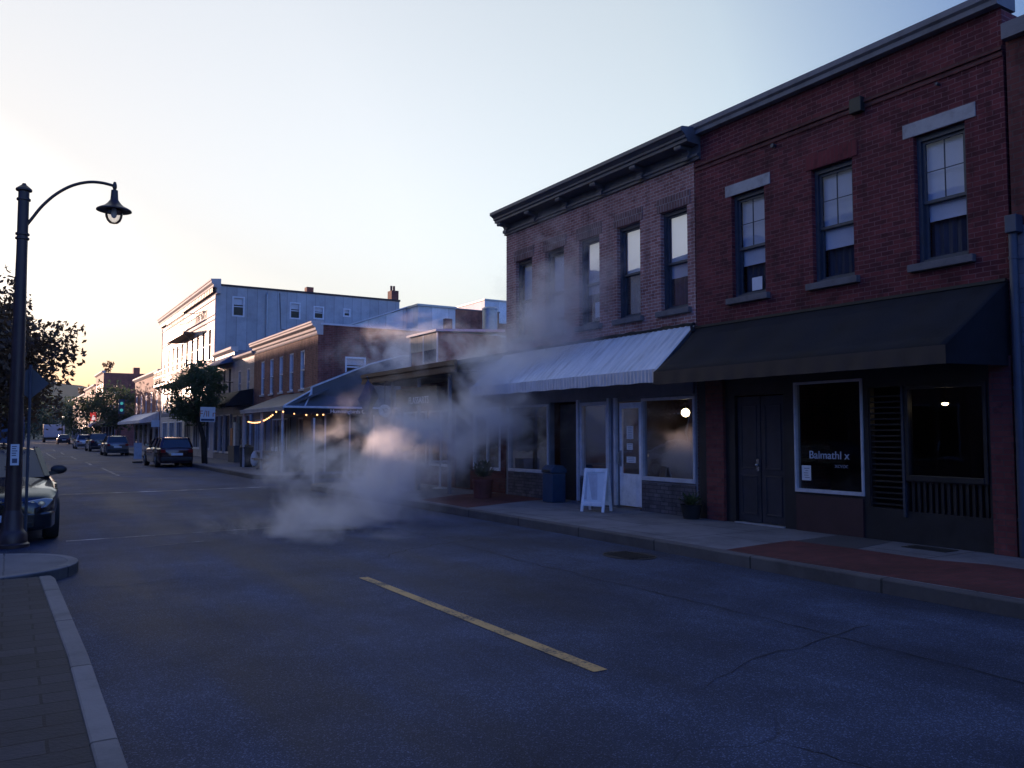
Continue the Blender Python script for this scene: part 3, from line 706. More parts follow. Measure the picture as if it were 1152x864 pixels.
# inside: floor, back wall, counter
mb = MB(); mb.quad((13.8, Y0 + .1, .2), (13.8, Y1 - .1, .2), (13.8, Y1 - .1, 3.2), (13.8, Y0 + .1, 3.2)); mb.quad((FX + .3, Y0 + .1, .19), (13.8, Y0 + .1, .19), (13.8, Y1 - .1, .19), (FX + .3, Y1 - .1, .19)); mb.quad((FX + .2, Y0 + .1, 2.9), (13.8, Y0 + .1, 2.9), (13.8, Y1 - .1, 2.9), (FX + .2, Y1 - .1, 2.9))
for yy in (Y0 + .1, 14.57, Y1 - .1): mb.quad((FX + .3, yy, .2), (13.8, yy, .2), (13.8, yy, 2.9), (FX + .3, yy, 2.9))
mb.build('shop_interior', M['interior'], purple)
mb = MB(); pbox(mb, PF, 13.62, 14.42, .74, .95, .25, .5); 
tag(mb.build('crate', M['orange_box'], bevel=.01), 'orange wooden crate standing in the shop window beside the white door', 'crate')
tag(MB().box(FX + .3, FX + .36, 13.68, 13.88, .955, 1.32).build('paper_notice', M['paper']), 'tall pale notice propped on the orange crate in the window', 'notice', 'paper notices')

# notices on the door glass
for (y, z, w_, h_, lab) in ((12.88, 1.66, .2, .26, 'pale paper notice on the white door glass, topmost of three'), (12.89, 1.38, .18, .13, 'small pale paper notice on the white door glass, middle of three'), (12.85, 1.12, .28, .12, 'wide low paper notice on the white door glass, lowest of three')):
    n_ = thing('paper_notice', lab, 'notice', (FX + .036, y, z - h_ / 2), 'paper notices')
    MB().box(FX + .030, FX + .035, y - w_ / 2, y + w_ / 2, z - h_ / 2, z + h_ / 2).build('sheet', M['paper'], n_)
    mb = MB()
    for i in range(int(h_ / .035)):
        yw = w_ * random.uniform(.25, .4); zz = z + h_ / 2 - .025 - i * .035
        mb.box(FX + .028, FX + .0295, y - yw, y + yw * .9, zz - .006, zz + .004)
    mb.build('print', M['letter_dim'], n_)

# lamps inside the shop
l = thing('pendant_lamp', 'round glowing globe lamp hanging behind the right shop window', 'lamp', (12.0, 12.05, 2.2))
mb = MB(); mb.ball((11.7, 12.48, 2.06), .085, 3); mb.build('globe', M['globe_lit'], l, smooth='all')
MB().tube([(11.7, 12.48, 2.9), (11.7, 12.48, 2.13)], .008, 6).build('cord', M['iron'], l)
l = thing('pendant_lamp', 'small shaded orange lamp hanging behind the narrow shop window left of the door', 'lamp', (11.9, 14.9, 2.1))
lx, ly = 11.6, 14.98
MB().ball((lx, ly, 2.02), .045, 2, (1, 1, .6)).build('bulb', M['warm'], l, smooth='all')
MB().lathe([(.02, 2.16), (.05, 2.12), (.12, 2.03), (.125, 2.02)], (lx, ly, 0), 16, cap=False).build('lamp_shade', M['iron'], l)
MB().tube([(lx, ly, 2.9), (lx, ly, 2.14)], .007, 6).build('cord', M['iron'], l)

tag(MB().box(FX + .155, FX + .159, 14.0, 14.16, 4.12, 4.45).build('paper_notice', M['paper']), 'tall white paper in the middle upstairs window of the brown brick building', 'notice', 'paper notices')

# ------------------------------------------------------------------ the red brick building with the black awning
RY0, RY1 = 5.46, 10.93
red = thing('brick_building', 'two storey dark red brick building with black canvas awning and grey coping', 'building', (FX, 8.2, .15))
rw = [(5.97, 6.69), (7.66, 8.39), (9.33, 10.06)]
ops = [(a, b, 3.95, 5.73) for a, b in rw]
w = MB(); wall(w, PF, RY0, RY1, 3.0, 7.03, ops, .2); w.build('wall', M['red_brick'], red)
hull(red, FX + .002, 21, RY0, RY1, 7.0, 'red_brick')
sash_window(red, PF, 5.97, 6.69, 3.95, 5.73, blind=.66, d=.13, sill='dark_stone', lintel='stone', lint_h=.2, lint_over=.15, muntin=True)
sash_window(red, PF, 7.66, 8.39, 3.95, 5.73, blind=.70, d=.13, sill='dark_stone', lintel='soldier_red', lint_h=.24, lint_over=.10, muntin=True)
sash_window(red, PF, 9.33, 10.06, 3.95, 5.73, blind=.68, d=.13, sill='dark_stone', lintel='stone', lint_h=.2, lint_over=.13, muntin=True)
mb = MB(); mb.prism([(FX - .13, 7.03), (FX - .13, 7.10), (FX - .17, 7.13), (FX - .17, 7.21), (FX - .13, 7.235), (FX + .3, 7.235), (FX + .3, 7.03)], 'y', RY0 - .02, RY1 - .02); mb.build('coping', M['coping'], red)
mb = MB()
for z, pz in ((6.47, .035), (6.39, .02)): pbox(mb, PF, RY0, RY1 - .003, z, z + .055, -pz, 0)
mb.build('belt_course', M['dark_brick'], red)
mb = MB(); pbox(mb, PF, 7.42, 7.62, 6.34, 6.56, -.1, 0); mb.build('vent_box', M['iron'], red, bevel=.01)
for y, r_ in ((9.1, .035), (6.3, .02)): MB().lathe([(.0, -.06), (r_, -.06), (r_, 0)], PF(y, 6.33), 8, 'x').build('pipe_stub', M['frame_dark'], red)
tag(MB().box(FX + .13, FX + .134, 9.52, 9.74, 4.05, 4.27).build('paper_notice', M['paper']), 'square white paper in an upstairs window of the red brick building', 'notice', 'paper notices')
# awning
bx0, bz0, bx1, bz1 = FX - .02, 3.53, 9.52, 2.70
ya0, ya1 = 5.70, 10.93
mb = MB(); rows = []; n = 44
for i in range(n + 1):
    y = ya0 + (ya1 - ya0) * i / n; rows.append([])
    for t in (0, .2, .4, .6, .8, 1):
        sag = -.05 * math.sin(PI * t) * (.6 + .4 * math.cos(2 * PI * (y - ya0) / 1.05)) + random.uniform(-.004, .004) * (0 < t < 1)
        yy = y - (1 - t) * (.22 * (1 - i / n))
        rows[-1].append(mb.bm.verts.new((bx0 + (bx1 - bx0) * t, yy, bz0 + (bz1 - bz0) * t + sag)))
for a, b in zip(rows, rows[1:]):
    for j in range(5): mb.bm.faces.new([a[j], b[j], b[j + 1], a[j + 1]])
ca = mb.build('awning', M['canvas'], red, smooth='all'); ca.modifiers.new('cloth', 'SOLIDIFY').thickness = .006
mb = MB(); mb.quad((bx0, ya0 - .22, bz0), (bx1, ya0, bz1), (bx1, ya0, bz1 - .22), (bx0, ya0 - .22, bz1 - .22)); mb.build('side_flap', M['canvas'], ca)
mb = MB(); rows = []
for i in range(90):
    y = ya0 + (ya1 - ya0) * i / 89; rows.append([mb.bm.verts.new((bx1 - .004 + .006 * math.sin(i * .9) * k, y, bz1 + .004 - .225 * k)) for k in (0, .5, 1)])
for a, b in zip(rows, rows[1:]):
    for j in range(2): mb.bm.faces.new([a[j], b[j], b[j + 1], a[j + 1]])
mb.build('valance', M['brown_trim'], ca).modifiers.new('cloth', 'SOLIDIFY').thickness = .006
for y in (5.75, 7.0, 8.3, 9.6, 10.88): MB().prism([(bx0, bz1 - .04), (bx1 + .02, bz1 - .04), (bx1 + .02, bz1 - .01), (bx0 - .02, bz0 - .07), (bx0 - .02, bz0 - .10), (bx1 + .1, bz1 - .01), (bx0, bz1 - .01)], 'y', y - .014, y + .014).build('strut', M['iron'], ca)
MB().bar((FX - .03, ya0 - .2, bz0 + .02), (FX - .03, ya1, bz0 + .02), .04).build('head_rail', M['iron'], ca)
# shopfront
rops = [(9.02, 10.06, .16, 2.28), (7.58, 8.8, .74, 2.44), (6.98, 7.5, .6, 2.3), (5.8, 6.92, .55, 2.3)]
w = MB(); wall(w, PF, RY0, RY1, .1, 3.0, rops, .14); w.build('shopfront', M['black_paint'], red)
for a, b in ((10.27, 10.68), (RY0 + .005, 5.74)):
    mb = MB(); pbox(mb, PF, a, b, .12, 2.6, -.06, 0); mb.build('brick_pier', M['pier_brick'], red)
for a, b in ((9.04, 9.53), (9.55, 10.04)):
    mb = MB(); pbox(mb, PF, a, b, .18, 2.26, .05, .09)
    for c, d in ((.3, .95), (1.05, 2.12)):
        for (p, q, r_, s_) in ((a + .07, a + .10, c, d), (b - .10, b - .07, c, d), (a + .10, b - .10, d - .03, d), (a + .10, b - .10, c, c + .03)): pbox(mb, PF, p, q, r_, s_, .036, .0495)
    dd = mb.build('door', M['navy_door'], red, bevel=.005)
    if a > 9.3:
        mb = MB(); mb.ball(PF(9.60, 1.12, .01), .03, 2); pbox(mb, PF, 9.575, 9.625, 1.02, 1.22, .036, .0495); mb.build('handle', M['chrome'], dd)
mb = MB(); pbox(mb, PF, 9.02, 10.06, .1, .165, -.04, .2); mb.build('doorstep', M['stone'], red)
bw = shop_window(red, PF, 7.58, 8.8, .74, 2.44, 'frame_lilac', t=.035)
mb = MB(); pbox(mb, PF, 7.6, 8.78, .14, .70, -.03, 0); mb.build('stall_riser', M['maroon'], red)
text_mesh('Balmathl x', .17, M['letter'], 'lettering', bw, on_x(FX + .02, 8.2, 1.26)); text_mesh('xcvoc', .10, M['letter_dim'], 'lettering', bw, on_x(FX + .02, 7.98, 1.13))
n_ = thing('paper_notice', 'pale paper notice taped low in the lettered dark shop window', 'notice', (FX + .02, 8.6, .93), 'paper notices')
MB().box(FX + .018, FX + .024, 8.53, 8.70, .92, 1.15).build('sheet', M['paper'], n_)
mb = MB()
for i in range(5): mb.box(FX + .0155, FX + .0175, 8.6 - random.uniform(.02, .05), 8.63 + random.uniform(0, .03), 1.10 - .035 * i, 1.108 - .035 * i)
mb.build('print', M['ink'], n_)
# louvred side light, right window with slatted dado
mb = MB()
for i in range(20): mb.box(FX + .04, FX + .10, 7.0, 7.48, .64 + i * .08, .66 + i * .08)
for a, b in ((6.98, 7.0), (7.48, 7.5)): pbox(mb, PF, a, b, .6, 2.3, .02, .12)
mb.build('louvred_shutter', M['black_paint'], red)
mb = MB(); pbox(mb, PF, 6.93, 6.965, .5, 2.3, -.04, 0); mb.build('door_post', M['frame_dark'], red)
shop_window(red, PF, 5.8, 6.92, 1.0, 2.3, 'black_paint', t=.05)
mb = MB()
for i in range(13): pbox(mb, PF, 5.84 + i * .083, 5.88 + i * .083, .58, .98, .03, .06)
pbox(mb, PF, 5.8, 6.92, .55, .578, .0, .1); pbox(mb, PF, 5.8, 6.92, .982, .999, .0, .1)
mb.build('slatted_dado', M['black_paint'], red)
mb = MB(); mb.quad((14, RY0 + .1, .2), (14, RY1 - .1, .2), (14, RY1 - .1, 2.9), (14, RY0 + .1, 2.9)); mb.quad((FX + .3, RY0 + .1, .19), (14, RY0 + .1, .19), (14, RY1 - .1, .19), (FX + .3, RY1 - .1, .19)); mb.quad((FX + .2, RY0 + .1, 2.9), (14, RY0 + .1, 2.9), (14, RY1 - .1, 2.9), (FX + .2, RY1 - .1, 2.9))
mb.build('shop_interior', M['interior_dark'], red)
l = thing('pendant_lamp', 'small lit lamp with dark shade hanging inside the dark right-hand shopfront', 'lamp', (11.2, 6.6, 2.0))
lx, ly, lz = 11.2, 6.74, 2.06
MB().ball((lx, ly, lz), .045, 2, (1, 1, .55)).build('bulb', M['globe_lit'], l, smooth='all')
MB().lathe([(.015, lz + .09), (.04, lz + .07), (.07, lz + .015), (.072, lz + .008)], (lx, ly, 0), 14, cap=False).build('lamp_shade', M['iron'], l)
MB().tube([(lx, ly, 2.9), (lx, ly, lz + .08)], .006, 6).build('cord', M['iron'], l)

# ------------------------------------------------------------------ next building to the right, downpipe
nb = thing('brick_building', 'dark brick building with grey boarded shopfront at the right edge', 'building', (FX, 2, .15))
w = MB(); wall(w, PF, -8, RY0 - .04, 4.2, 6.55, [(1.0, 1.8, 4.6, 6.0), (3.1, 3.9, 4.6, 6.0)], .2); w.build('wall', M['dark_brick'], nb)
hull(nb, FX + .002, 20, -8, RY0 - .04, 6.5, 'dark_brick')
for a in (1.0, 3.1): sash_window(nb, PF, a, a + .8, 4.6, 6.0, blind=.4, d=.13)
w = MB(); wall(w, PF, -8, RY0 - .04, .1, 4.2, [(1.2, 4.6, .7, 2.6)], .12); w.build('shopfront', M['grey_board'], nb)
shop_window(nb, PF, 1.2, 4.6, .7, 2.6, 'frame_dark', sub=1)
mb = MB(); pbox(mb, PF, -8, RY0 - .05, 6.55, 6.75, -.12, .25); mb.build('coping', M['coping'], nb)
dp = thing('downpipe', 'tall blue grey metal downpipe at the right end of the red brick building', 'downpipe', (FX - .06, 5.40, .15))
MB().tube([(FX - .07, 5.38, .16), (FX - .07, 5.38, 4.1)], .05, 12).build('pipe', M['pipe_blue'], dp, smooth=True)
mb = MB()
for z in (.6, 2.2, 3.8): mb.lathe([(.058, z - .02), (.058, z + .02)], (FX - .07, 5.38, 0), 12); mb.box(FX - .06, FX - .001, 5.36, 5.40, z - .015, z + .015)
mb.build('bracket', M['pipe_blue'], dp)
MB().box(FX - .16, FX - .002, 5.29, 5.43, 4.1, 4.32)  .build('hopper', M['pipe_blue'], dp, bevel=.01)
#PART2
# ------------------------------------------------------------------ the low shop beyond, with its overhanging roof
lo = thing('low_shop', 'single storey dark shop with overhanging roof and pale posts behind the steam', 'shop', (FX, 21, .15))
LY0, LY1 = 17.66, 24.1
ops = [(17.9, 19.3, .7, 2.3), (19.5, 20.4, .16, 2.3), (20.6, 22.0, .7, 2.3), (22.2, 23.8, .7, 2.3)]
w = MB(); wall(w, PF, LY0, LY1, .1, 3.6, ops, .12)
w.quad((FX, LY1, .1), (21, LY1, .1), (21, LY1, 4.2), (FX, LY1, 3.6)); w.quad((21, LY0, .1), (21, LY1, .1), (21, LY1, 4.2), (21, LY0, 4.2))
w.build('wall', M['dark_brick'], lo)
for a, b, c, d in ops:
    if c > .5: shop_window(lo, PF, a, b, c, d, 'frame_white', t=.05, sub=1)
mb = MB(); pbox(mb, PF, 19.52, 20.38, .17, 2.28, .03, .07); mb.build('door', M['navy_door'], lo)
mb = MB(); mb.prism([(9.2, 3.40), (FX + .3, 3.72), (15, 4.0), (21, 4.2), (21, 4.1), (15, 3.9), (FX + .3, 3.55), (9.2, 3.30)], 'y', LY0 + .005, 23.8); mb.build('roof', M['roofing'], lo)
mb = MB(); mb.box(9.14, 9.195, LY0 + .02, 23.82, 3.12, 3.42); mb.box(9.10, 9.139, LY0 + .02, 23.83, 3.30, 3.40); mb.box(9.12, 9.139, LY0 + .02, 23.83, 3.13, 3.19); mb.box(9.2, FX, 23.765, 23.82, 3.13, 3.40)
mb.build('canopy_fascia', M['orange_brick'] if 0 else M['wood'], lo)
mb = MB(); mb.box(9.2, FX - .01, LY0 + .02, 23.76, 3.10, 3.16); mb.build('soffit', M['black_paint'], lo)
for y in (18.3, 20.1, 21.9, 23.6):
    MB().box(9.28, 9.36, y - .04, y + .04, .147, 3.1).build('post', M['fascia'], lo, bevel=.006)
mb = MB(); mb.box(9.26, 9.30, 18.9, 21.5, 2.36, 2.86); sb_ = mb.build('sign_board', M['black_paint'], lo)
text_mesh('FLASSARTS', .26, M['frame_white'], 'lettering', sb_, on_x(9.255, 20.0, 2.43))
# clerestory box on its roof
mb = MB(); mb.box(10.82, 13, 22.05, 24.0, 3.75, 4.66); cb_ = mb.build('clerestory', M['far_brick'], lo); MB().box(10.795, 10.818, 22.06, 23.99, 4.16, 4.655).build('panelling', M['cream_panel'], cb_)
mb = MB(); mb.prism([(10.72, 4.66), (13.1, 4.78), (13.1, 4.86), (10.72, 4.73)], 'y', 21.95, 24.1); mb.build('clerestory_roof', M['trim_white'], cb_)
P_ = PX(10.82)
mb = MB(); pbox(mb, P_, 22.15, 22.95, 3.8, 4.15, -.02, -.002); mb.build('pane', M['car_glass'], cb_)
mb = MB()
for y in (22.05, 23.0, 23.96): pbox(mb, P_, y - .04, y + .04, 3.75, 4.655, -.03, -.001)
mb.build('frame', M['trim_white'], cb_)
l_ = thing('sign_disc', 'round pale hanging sign with dark emblem below the low shop canopy', 'sign', (9.0, 21.7, 2.27))
sx, sy, sz = 9.02, 21.72, 2.27
mb = MB().lathe([(.0, -.02), (.17, -.02), (.18, -.012), (.18, .012), (.17, .02), (.0, .02)], (sx, sy, sz), 28, 'y', cap=False)
dd = mb.build('disc', M['sticker'], l_)
mb = MB(); mb.tube([(sx - .07, sy - .026, sz + .06), (sx - .02, sy - .026, sz - .03), (sx + .03, sy - .026, sz - .05), (sx + .08, sy - .026, sz + .05), (sx + .0, sy - .026, sz + .07)], .013, 6); mb.build('emblem', M['ink'], dd)
MB().tube([(sx, sy, sz + .17), (sx, sy, 3.12)], .012, 6).build('hanger', M['iron'], l_)
fl = thing('flag', 'folded dark blue flag hanging from a short staff at the canopy corner', 'flag', (9.0, 23.0, 3.1))
MB().tube([(9.3, 23.4, 2.95), (8.95, 22.9, 3.30)], .014, 7).build('staff', M['steel'], fl)
mb = MB(); cx, cy = 9.02, 23.0
pts = [(-.02, 0, 3.22), (-.30, .02, 2.62), (-.06, -.10, 2.10), (.06, -.05, 2.16), (.12, .06, 2.30), (.34, .0, 2.72), (.16, -.05, 3.02)]
v = [mb.bm.verts.new((cx + a, cy + b, c)) for a, b, c in pts]; c0 = mb.bm.verts.new((cx + .02, cy - .16, 2.66)); c1 = mb.bm.verts.new((cx + .03, cy + .14, 2.7))
for i in range(len(v)):
    mb.bm.faces.new([v[i], v[(i + 1) % len(v)], c0]); mb.bm.faces.new([v[(i + 1) % len(v)], v[i], c1])
o = mb.build('cloth', M['flag'], fl)

# ------------------------------------------------------------------ corner brick building past the side street
cb = thing('brick_building', 'two storey orange brick corner building with wrap-around canopy past the side street', 'building', (FX, 37, .15))
BY0, BY1 = 32.4, 42.5; PS = PY(BY0)
wy = [34.15 + i * 1.6 for i in range(5)]
ops = [(y, y + .62, 3.5, 5.15) for y in wy]
w = MB(); wall(w, PF, BY0, BY1, 3.0, 5.62, ops, .15)
w.build('wall', M['orange_brick'], cb)
w = MB(); wall(w, PS, FX, 21, 0, 6.02, [(11.7, 12.6, 3.95, 4.78)], .14)
w.quad((FX, BY1, 0), (21, BY1, 0), (21, BY1, 6), (FX, BY1, 6)); w.quad((21, BY0, 0), (21, BY1, 0), (21, BY1, 6), (21, BY0, 6))
w.build('side_wall', M['far_brick'], cb)
MB().box(FX + .05, 20.97, BY0 + .23, BY1 - .02, 5.5, 5.6).build('roof', M['roofing'], cb)
mb = MB(); mb.box(FX + .1, 21.02, BY0 - .04, BY0 + .2, 6.025, 6.1); mb.build('coping', M['trim_white'], cb)
mb = MB(); mb.prism([(FX + .2, 5.62), (FX - .03, 5.62), (FX - .06, 5.68), (FX - .06, 5.76), (FX - .12, 5.80), (FX - .12, 5.9), (FX - .26, 5.98), (FX - .26, 6.06), (FX - .30, 6.08), (FX - .30, 6.15), (FX + .2, 6.2)], 'y', BY0 - .03, BY1 + .02); mb.build('cornice', M['pale_paint'], cb)
for a, b, c, d in ops: plain_window(cb, PF, a, b, c, d, 'frame_white', .07, .05, .45, 1, 'pale_paint')
plain_window(cb, PS, 11.7, 12.6, 3.95, 4.78, 'frame_white', .05, .07, .4, 1)
sops = [(33.2, 34.8, .7, 2.3), (35.2, 36.1, .16, 2.35), (36.5, 38.9, .7, 2.3), (39.3, 40.2, .16, 2.35), (40.5, 42.1, .7, 2.3)]
w = MB(); wall(w, PF, BY0, BY1, .1, 3.0, sops, .12); w.build('shopfront', M['navy_door'], cb)
for a, b, c, d in sops:
    if c > .5: shop_window(cb, PF, a, b, c, d, 'frame_lilac', t=.06, sub=3)
    else:
        mb = MB(); pbox(mb, PF, a + .02, b - .02, .17, d - .02, .03, .07); mb.build('door', M['blue_awn'], cb)
# canopy along the street
mb = MB(); mb.prism([(8.82, 2.66), (FX, 3.36), (FX, 3.29), (8.82, 2.60)], 'y', 30.98, 37.6); can = mb.build('canopy', M['slate'], cb)
mb = MB(); mb.box(8.76, 8.815, 30.95, 37.62, 2.50, 2.66); mb.box(8.74, 8.759, 30.95, 37.62, 2.60, 2.65); mb.build('fascia', M['pale_paint'], can)
for y in (31.4, 34.4, 37.4): MB().box(8.84, 8.92, y - .04, y + .04, .147, 2.6).build('post', M['frame_lilac'], can)
# annex with a shed roof rising from the street, facing the side street
PA = PY(31.35)
mb = MB(); mb.prism([(9.98, .1), (9.98, 3.40), (12.35, 4.40), (13.7, 4.80), (15.5, 4.86), (15.5, .1)], 'y', 31.35, 32.38); an = mb.build('annex', M['slate'], cb)
mb = MB(); mb.bar((9.96, 31.32, 3.42), (12.35, 31.32, 4.42), .06); mb.bar((12.35, 31.32, 4.42), (13.7, 31.32, 4.82), .06); mb.bar((13.7, 31.32, 4.82), (15.5, 31.32, 4.88), .06); mb.bar((9.96, 31.32, 2.95), (9.96, 31.32, 3.42), .06); mb.build('trim', M['trim_white'], an)
mb = MB(); mb.quad((8.80, 30.93, 2.66), (13.4, 30.93, 2.66), (13.4, 31.34, 3.05), (9.99, 31.34, 3.12)); mb.quad((8.80, 30.93, 2.66), (9.99, 31.34, 3.12), (9.99, 31.34, 3.30), (8.9, 31.0, 2.72)); mb.build('side_canopy', M['slate'], an)
mb = MB(); mb.bar((8.80, 30.92, 2.68), (9.97, 31.32, 3.30), .045); mb.box(8.76, 13.4, 30.90, 30.945, 2.60, 2.675); mb.bar((9.6, 30.93, 2.68), (9.97, 31.3, 3.28), .04); mb.build('trim', M['trim_white'], an)
mb = MB(); mb.box(8.8, 13.4, 30.91, 30.935, 2.36, 2.598); vb = mb.build('valance', M['canvas'], an)
text_mesh('Hummingbirds Co', .205, M['frame_white'], 'lettering', vb, on_y(11.35, 30.905, 2.42))
for i in range(5):
    x = 10.5 + i * 1.0; mb = MB(); pbox(mb, PA, x, x + .06, .15, 2.6, -.05, -.002); mb.build('post', M['frame_lilac'], an)
mb = MB(); pbox(mb, PA, 10.1, 13.3, .2, 2.35, -.02, -.001); mb.build('shopfront', M['black_paint'], an)
# string lights below the canopy
def string_lights(label, pts, n):
    t = thing('string_lights', label, 'string lights', pts[0], 'lights strung under the corner canopy')
    MB().tube(pts, .006, 5).build('cable', M['iron'], t)
    for i in range(n):
        f = i / (n - 1) * (len(pts) - 1); k = min(int(f), len(pts) - 2); p = Vector(pts[k]).lerp(Vector(pts[k + 1]), f - k)
        MB().ball(p + Vector((0, 0, -.03)), .034, 1).build('bulb', M['string'], t)
string_lights('sagging string of many small warm bulbs under the street canopy', [(8.95, 36.9 - .55 * i, 2.14 + .02 * (i - 4) + .012 * (i - 3) ** 2) for i in range(8)], 16)
string_lights('straight string of a few warm bulbs along the side street canopy edge', [(8.86, 32.2, 2.5), (8.86, 31.0, 2.48), (9.4, 30.88, 2.36), (10.0, 30.88, 2.37), (10.3, 30.88, 2.38)], 6)

# ------------------------------------------------------------------ narrow grey building, balcony building
gbld = thing('narrow_building', 'narrow blue grey boarded two storey building beside the orange brick one', 'building', (FX, 44.7, .15))
w = MB(); ops = [(43.4, 43.95, 3.6, 5.0), (45.3, 45.85, 3.6, 5.0)]; wall(w, PF, 42.53, 46.88, .1, 5.7, ops, .12); w.build('wall', M['grey_board'], gbld)
hull(gbld, FX + .01, 19, 42.54, 46.87, 5.65, 'grey_board')
for o in ops: plain_window(gbld, PF, *o, 'frame_lilac', .05, .05, .3)
MB().prism([(FX - .005, 5.6), (FX - .16, 5.72), (FX - .16, 5.82), (FX + .2, 5.86), (FX + .2, 5.6)], 'y', 42.5, 46.9).build('cornice', M['pale_paint'], gbld)
mb = MB(); mb.prism([(FX - .01, 3.9), (9.9, 3.78), (9.2, 3.1), (9.2, 2.98), (FX - .01, 3.1)], 'y', 42.6, 46.8); mb.build('awning', M['canvas'], gbld)
for a, b in ((42.9, 43.9), (44.4, 45.4), (45.7, 46.6)): shop_window(gbld, PX(FX - .06), a, b, .5, 2.6, 'frame_lilac', t=.07)

bal = thing('balcony_building', 'grey two storey building with black awning and railed balcony next to the white one', 'building', (FX, 49.4, .15))
w = MB(); ops = [(47.6, 48.2, 3.75, 5.3), (49.0, 49.6, 3.75, 5.3), (50.4, 51.0, 3.75, 5.3)]; wall(w, PF, 46.92, 51.93, .1, 6.3, ops, .12); w.build('wall', M['grey_board'], bal)
hull(bal, FX + .01, 19, 46.93, 51.92, 6.25, 'grey_board')
for o in ops: plain_window(bal, PF, *o, 'frame_dark', .05, .05, .3)
MB().prism([(FX - .005, 6.15), (FX - .2, 6.28), (FX - .2, 6.42), (FX + .2, 6.46), (FX + .2, 6.15)], 'y', 46.9, 51.95).build('cornice', M['pale_paint'], bal)
MB().prism([(FX - .01, 6.0), (9.9, 5.55), (9.9, 5.45), (FX - .01, 5.6)], 'y', 47.2, 51.6).build('awning', M['blue_awn'], bal)
MB().box(9.55, FX - .005, 47.1, 51.7, 3.35, 3.5).build('balcony', M['black_paint'], bal)
mb = MB(); mb.bar((9.6, 47.1, 4.45), (9.6, 51.7, 4.45), .04); mb.bar((9.6, 47.12, 4.45), (FX, 47.12, 4.45), .04)
for i in range(24): mb.bar((9.6, 47.12 + i * .2, 3.5), (9.6, 47.12 + i * .2, 4.44), .018)
mb.build('railing', M['iron'], bal)
for a, b in ((47.3, 48.6), (49.0, 50.0), (50.3, 51.6)): shop_window(bal, PX(FX - .06), a, b, .5, 2.7, 'frame_lilac', t=.07)

# ------------------------------------------------------------------ the big white building
wb = thing('white_building', 'tall three storey cream boarded building with bracketed cornice, frieze lettering and iron balconies', 'building', (FX, 62, .15))
W0, W1 = 52.0, 72.6
up = [53.2 + i * 1.93 for i in range(10)]
ops = [(y, y + .82, 6.15, 8.15) for y in up] + [(y, y + .82, 3.35, 5.2) for y in up]
w = MB(); wall(w, PF, W0, W1, 2.9, 10.1, ops, .16); w.build('wall', M['white_plank'], wb)
PWS = PY(W0)
w = MB(); wall(w, PWS, FX, 22.6, 0, 10.62, [(11.5, 12.25, 8.8, 10.05), (15.05, 15.75, 8.9, 9.98), (16.6, 17.3, 9.0, 9.85), (18.6, 19.1, 9.3, 9.85)], .14)
w.quad((FX, W1, 0), (22.6, W1, 0), (22.6, W1, 10.6), (FX, W1, 10.6)); w.quad((22.6, W0, 0), (22.6, W1, 0), (22.6, W1, 10.6), (22.6, W0, 10.6))
w.build('side_wall', M['blue_metal'], wb)
MB().box(FX + .05, 22.55, W0 + .02, W1 - .02, 10.2, 10.3).build('roof', M['roofing'], wb)
MB().box(FX + .2, 22.65, W0 - .05, W0 + .15, 10.625, 10.74).build('coping', M['brown_trim'], wb)
co = MB().prism([(FX + .2, 10.1), (FX - .03, 10.1), (FX - .03, 10.42), (FX - .24, 10.5), (FX - .24, 10.62), (FX - .36, 10.72), (FX - .36, 10.84), (FX - .40, 10.86), (FX - .40, 10.95), (FX + .2, 11.0)], 'y', W0 - .35, W1 + .2).build('cornice', M['pale_paint'], wb)
comb = [(FX - .034, W0)]
for i in range(42): y = W0 + .2 + i * .49; comb += [(FX - .06, y - .15), (FX - .22, y - .15), (FX - .22, y + .12), (FX - .06, y + .12)]
comb += [(FX - .06, W1), (FX - .034, W1)]
mb = MB().prism(comb, 'z', 10.2, 10.48)
mb.build('dentil_moulding', M['wood'], co)
for o in ops[:10]: plain_window(wb, PF, *o, 'wood', .05, .07, 0, 1, 'pale_paint')
for o in ops[10:]: plain_window(wb, PF, *o, 'frame_lilac', .05, .07, .3, 1, 'pale_paint')
for o in ((11.5, 12.25, 8.8, 10.05), (15.05, 15.75, 8.9, 9.98), (16.6, 17.3, 9.0, 9.85), (18.6, 19.1, 9.3, 9.85)): plain_window(wb, PWS, *o, 'trim_white', .03, .09, .4, 1)
mb = MB()
for z in (8.55, 8.85, 9.8): pbox(mb, PF, W0 + .05, W1 - .05, z, z + .07, -.05, 0)
pbox(mb, PF, W0 + .02, W0 + .22, 2.9, 10.09, -.04, 0); pbox(mb, PF, W1 - .22, W1 - .02, 2.9, 10.09, -.04, 0)
mb.build('trim', M['pale_paint'], wb)
text_mesh('IMPERIAL', 1.0, M['wood'], 'lettering', wb, on_x(FX - .012, 56.3, 9.0))
def balcony(y0, y1, z, h, dep=.75):
    s = MB().box(FX - dep, FX - .004, y0, y1, z - .16, z).build('balcony', M['wood'], wb)
    mb = MB()
    for zz in (z + h, z + h * .55): mb.bar((FX - dep + .03, y0, zz), (FX - dep + .03, y1, zz), .05)
    n = int((y1 - y0) / .32)
    for i in range(n + 1): y = y0 + (y1 - y0) * i / n; mb.bar((FX - dep + .03, y, z), (FX - dep + .03, y, z + h), .03)
    for y in (y0 + .03, y1 - .03): mb.bar((FX - dep, y, z + h), (FX, y, z + h), .05); mb.bar((FX - .01, y, z - .7), (FX - dep + .1, y, z - .16), .06)
    mb.build('railing', M['iron'], s)
balcony(58.6, 65.6, 8.45, 1.25); balcony(56.6, 70.2, 5.35, 1.0, .9)
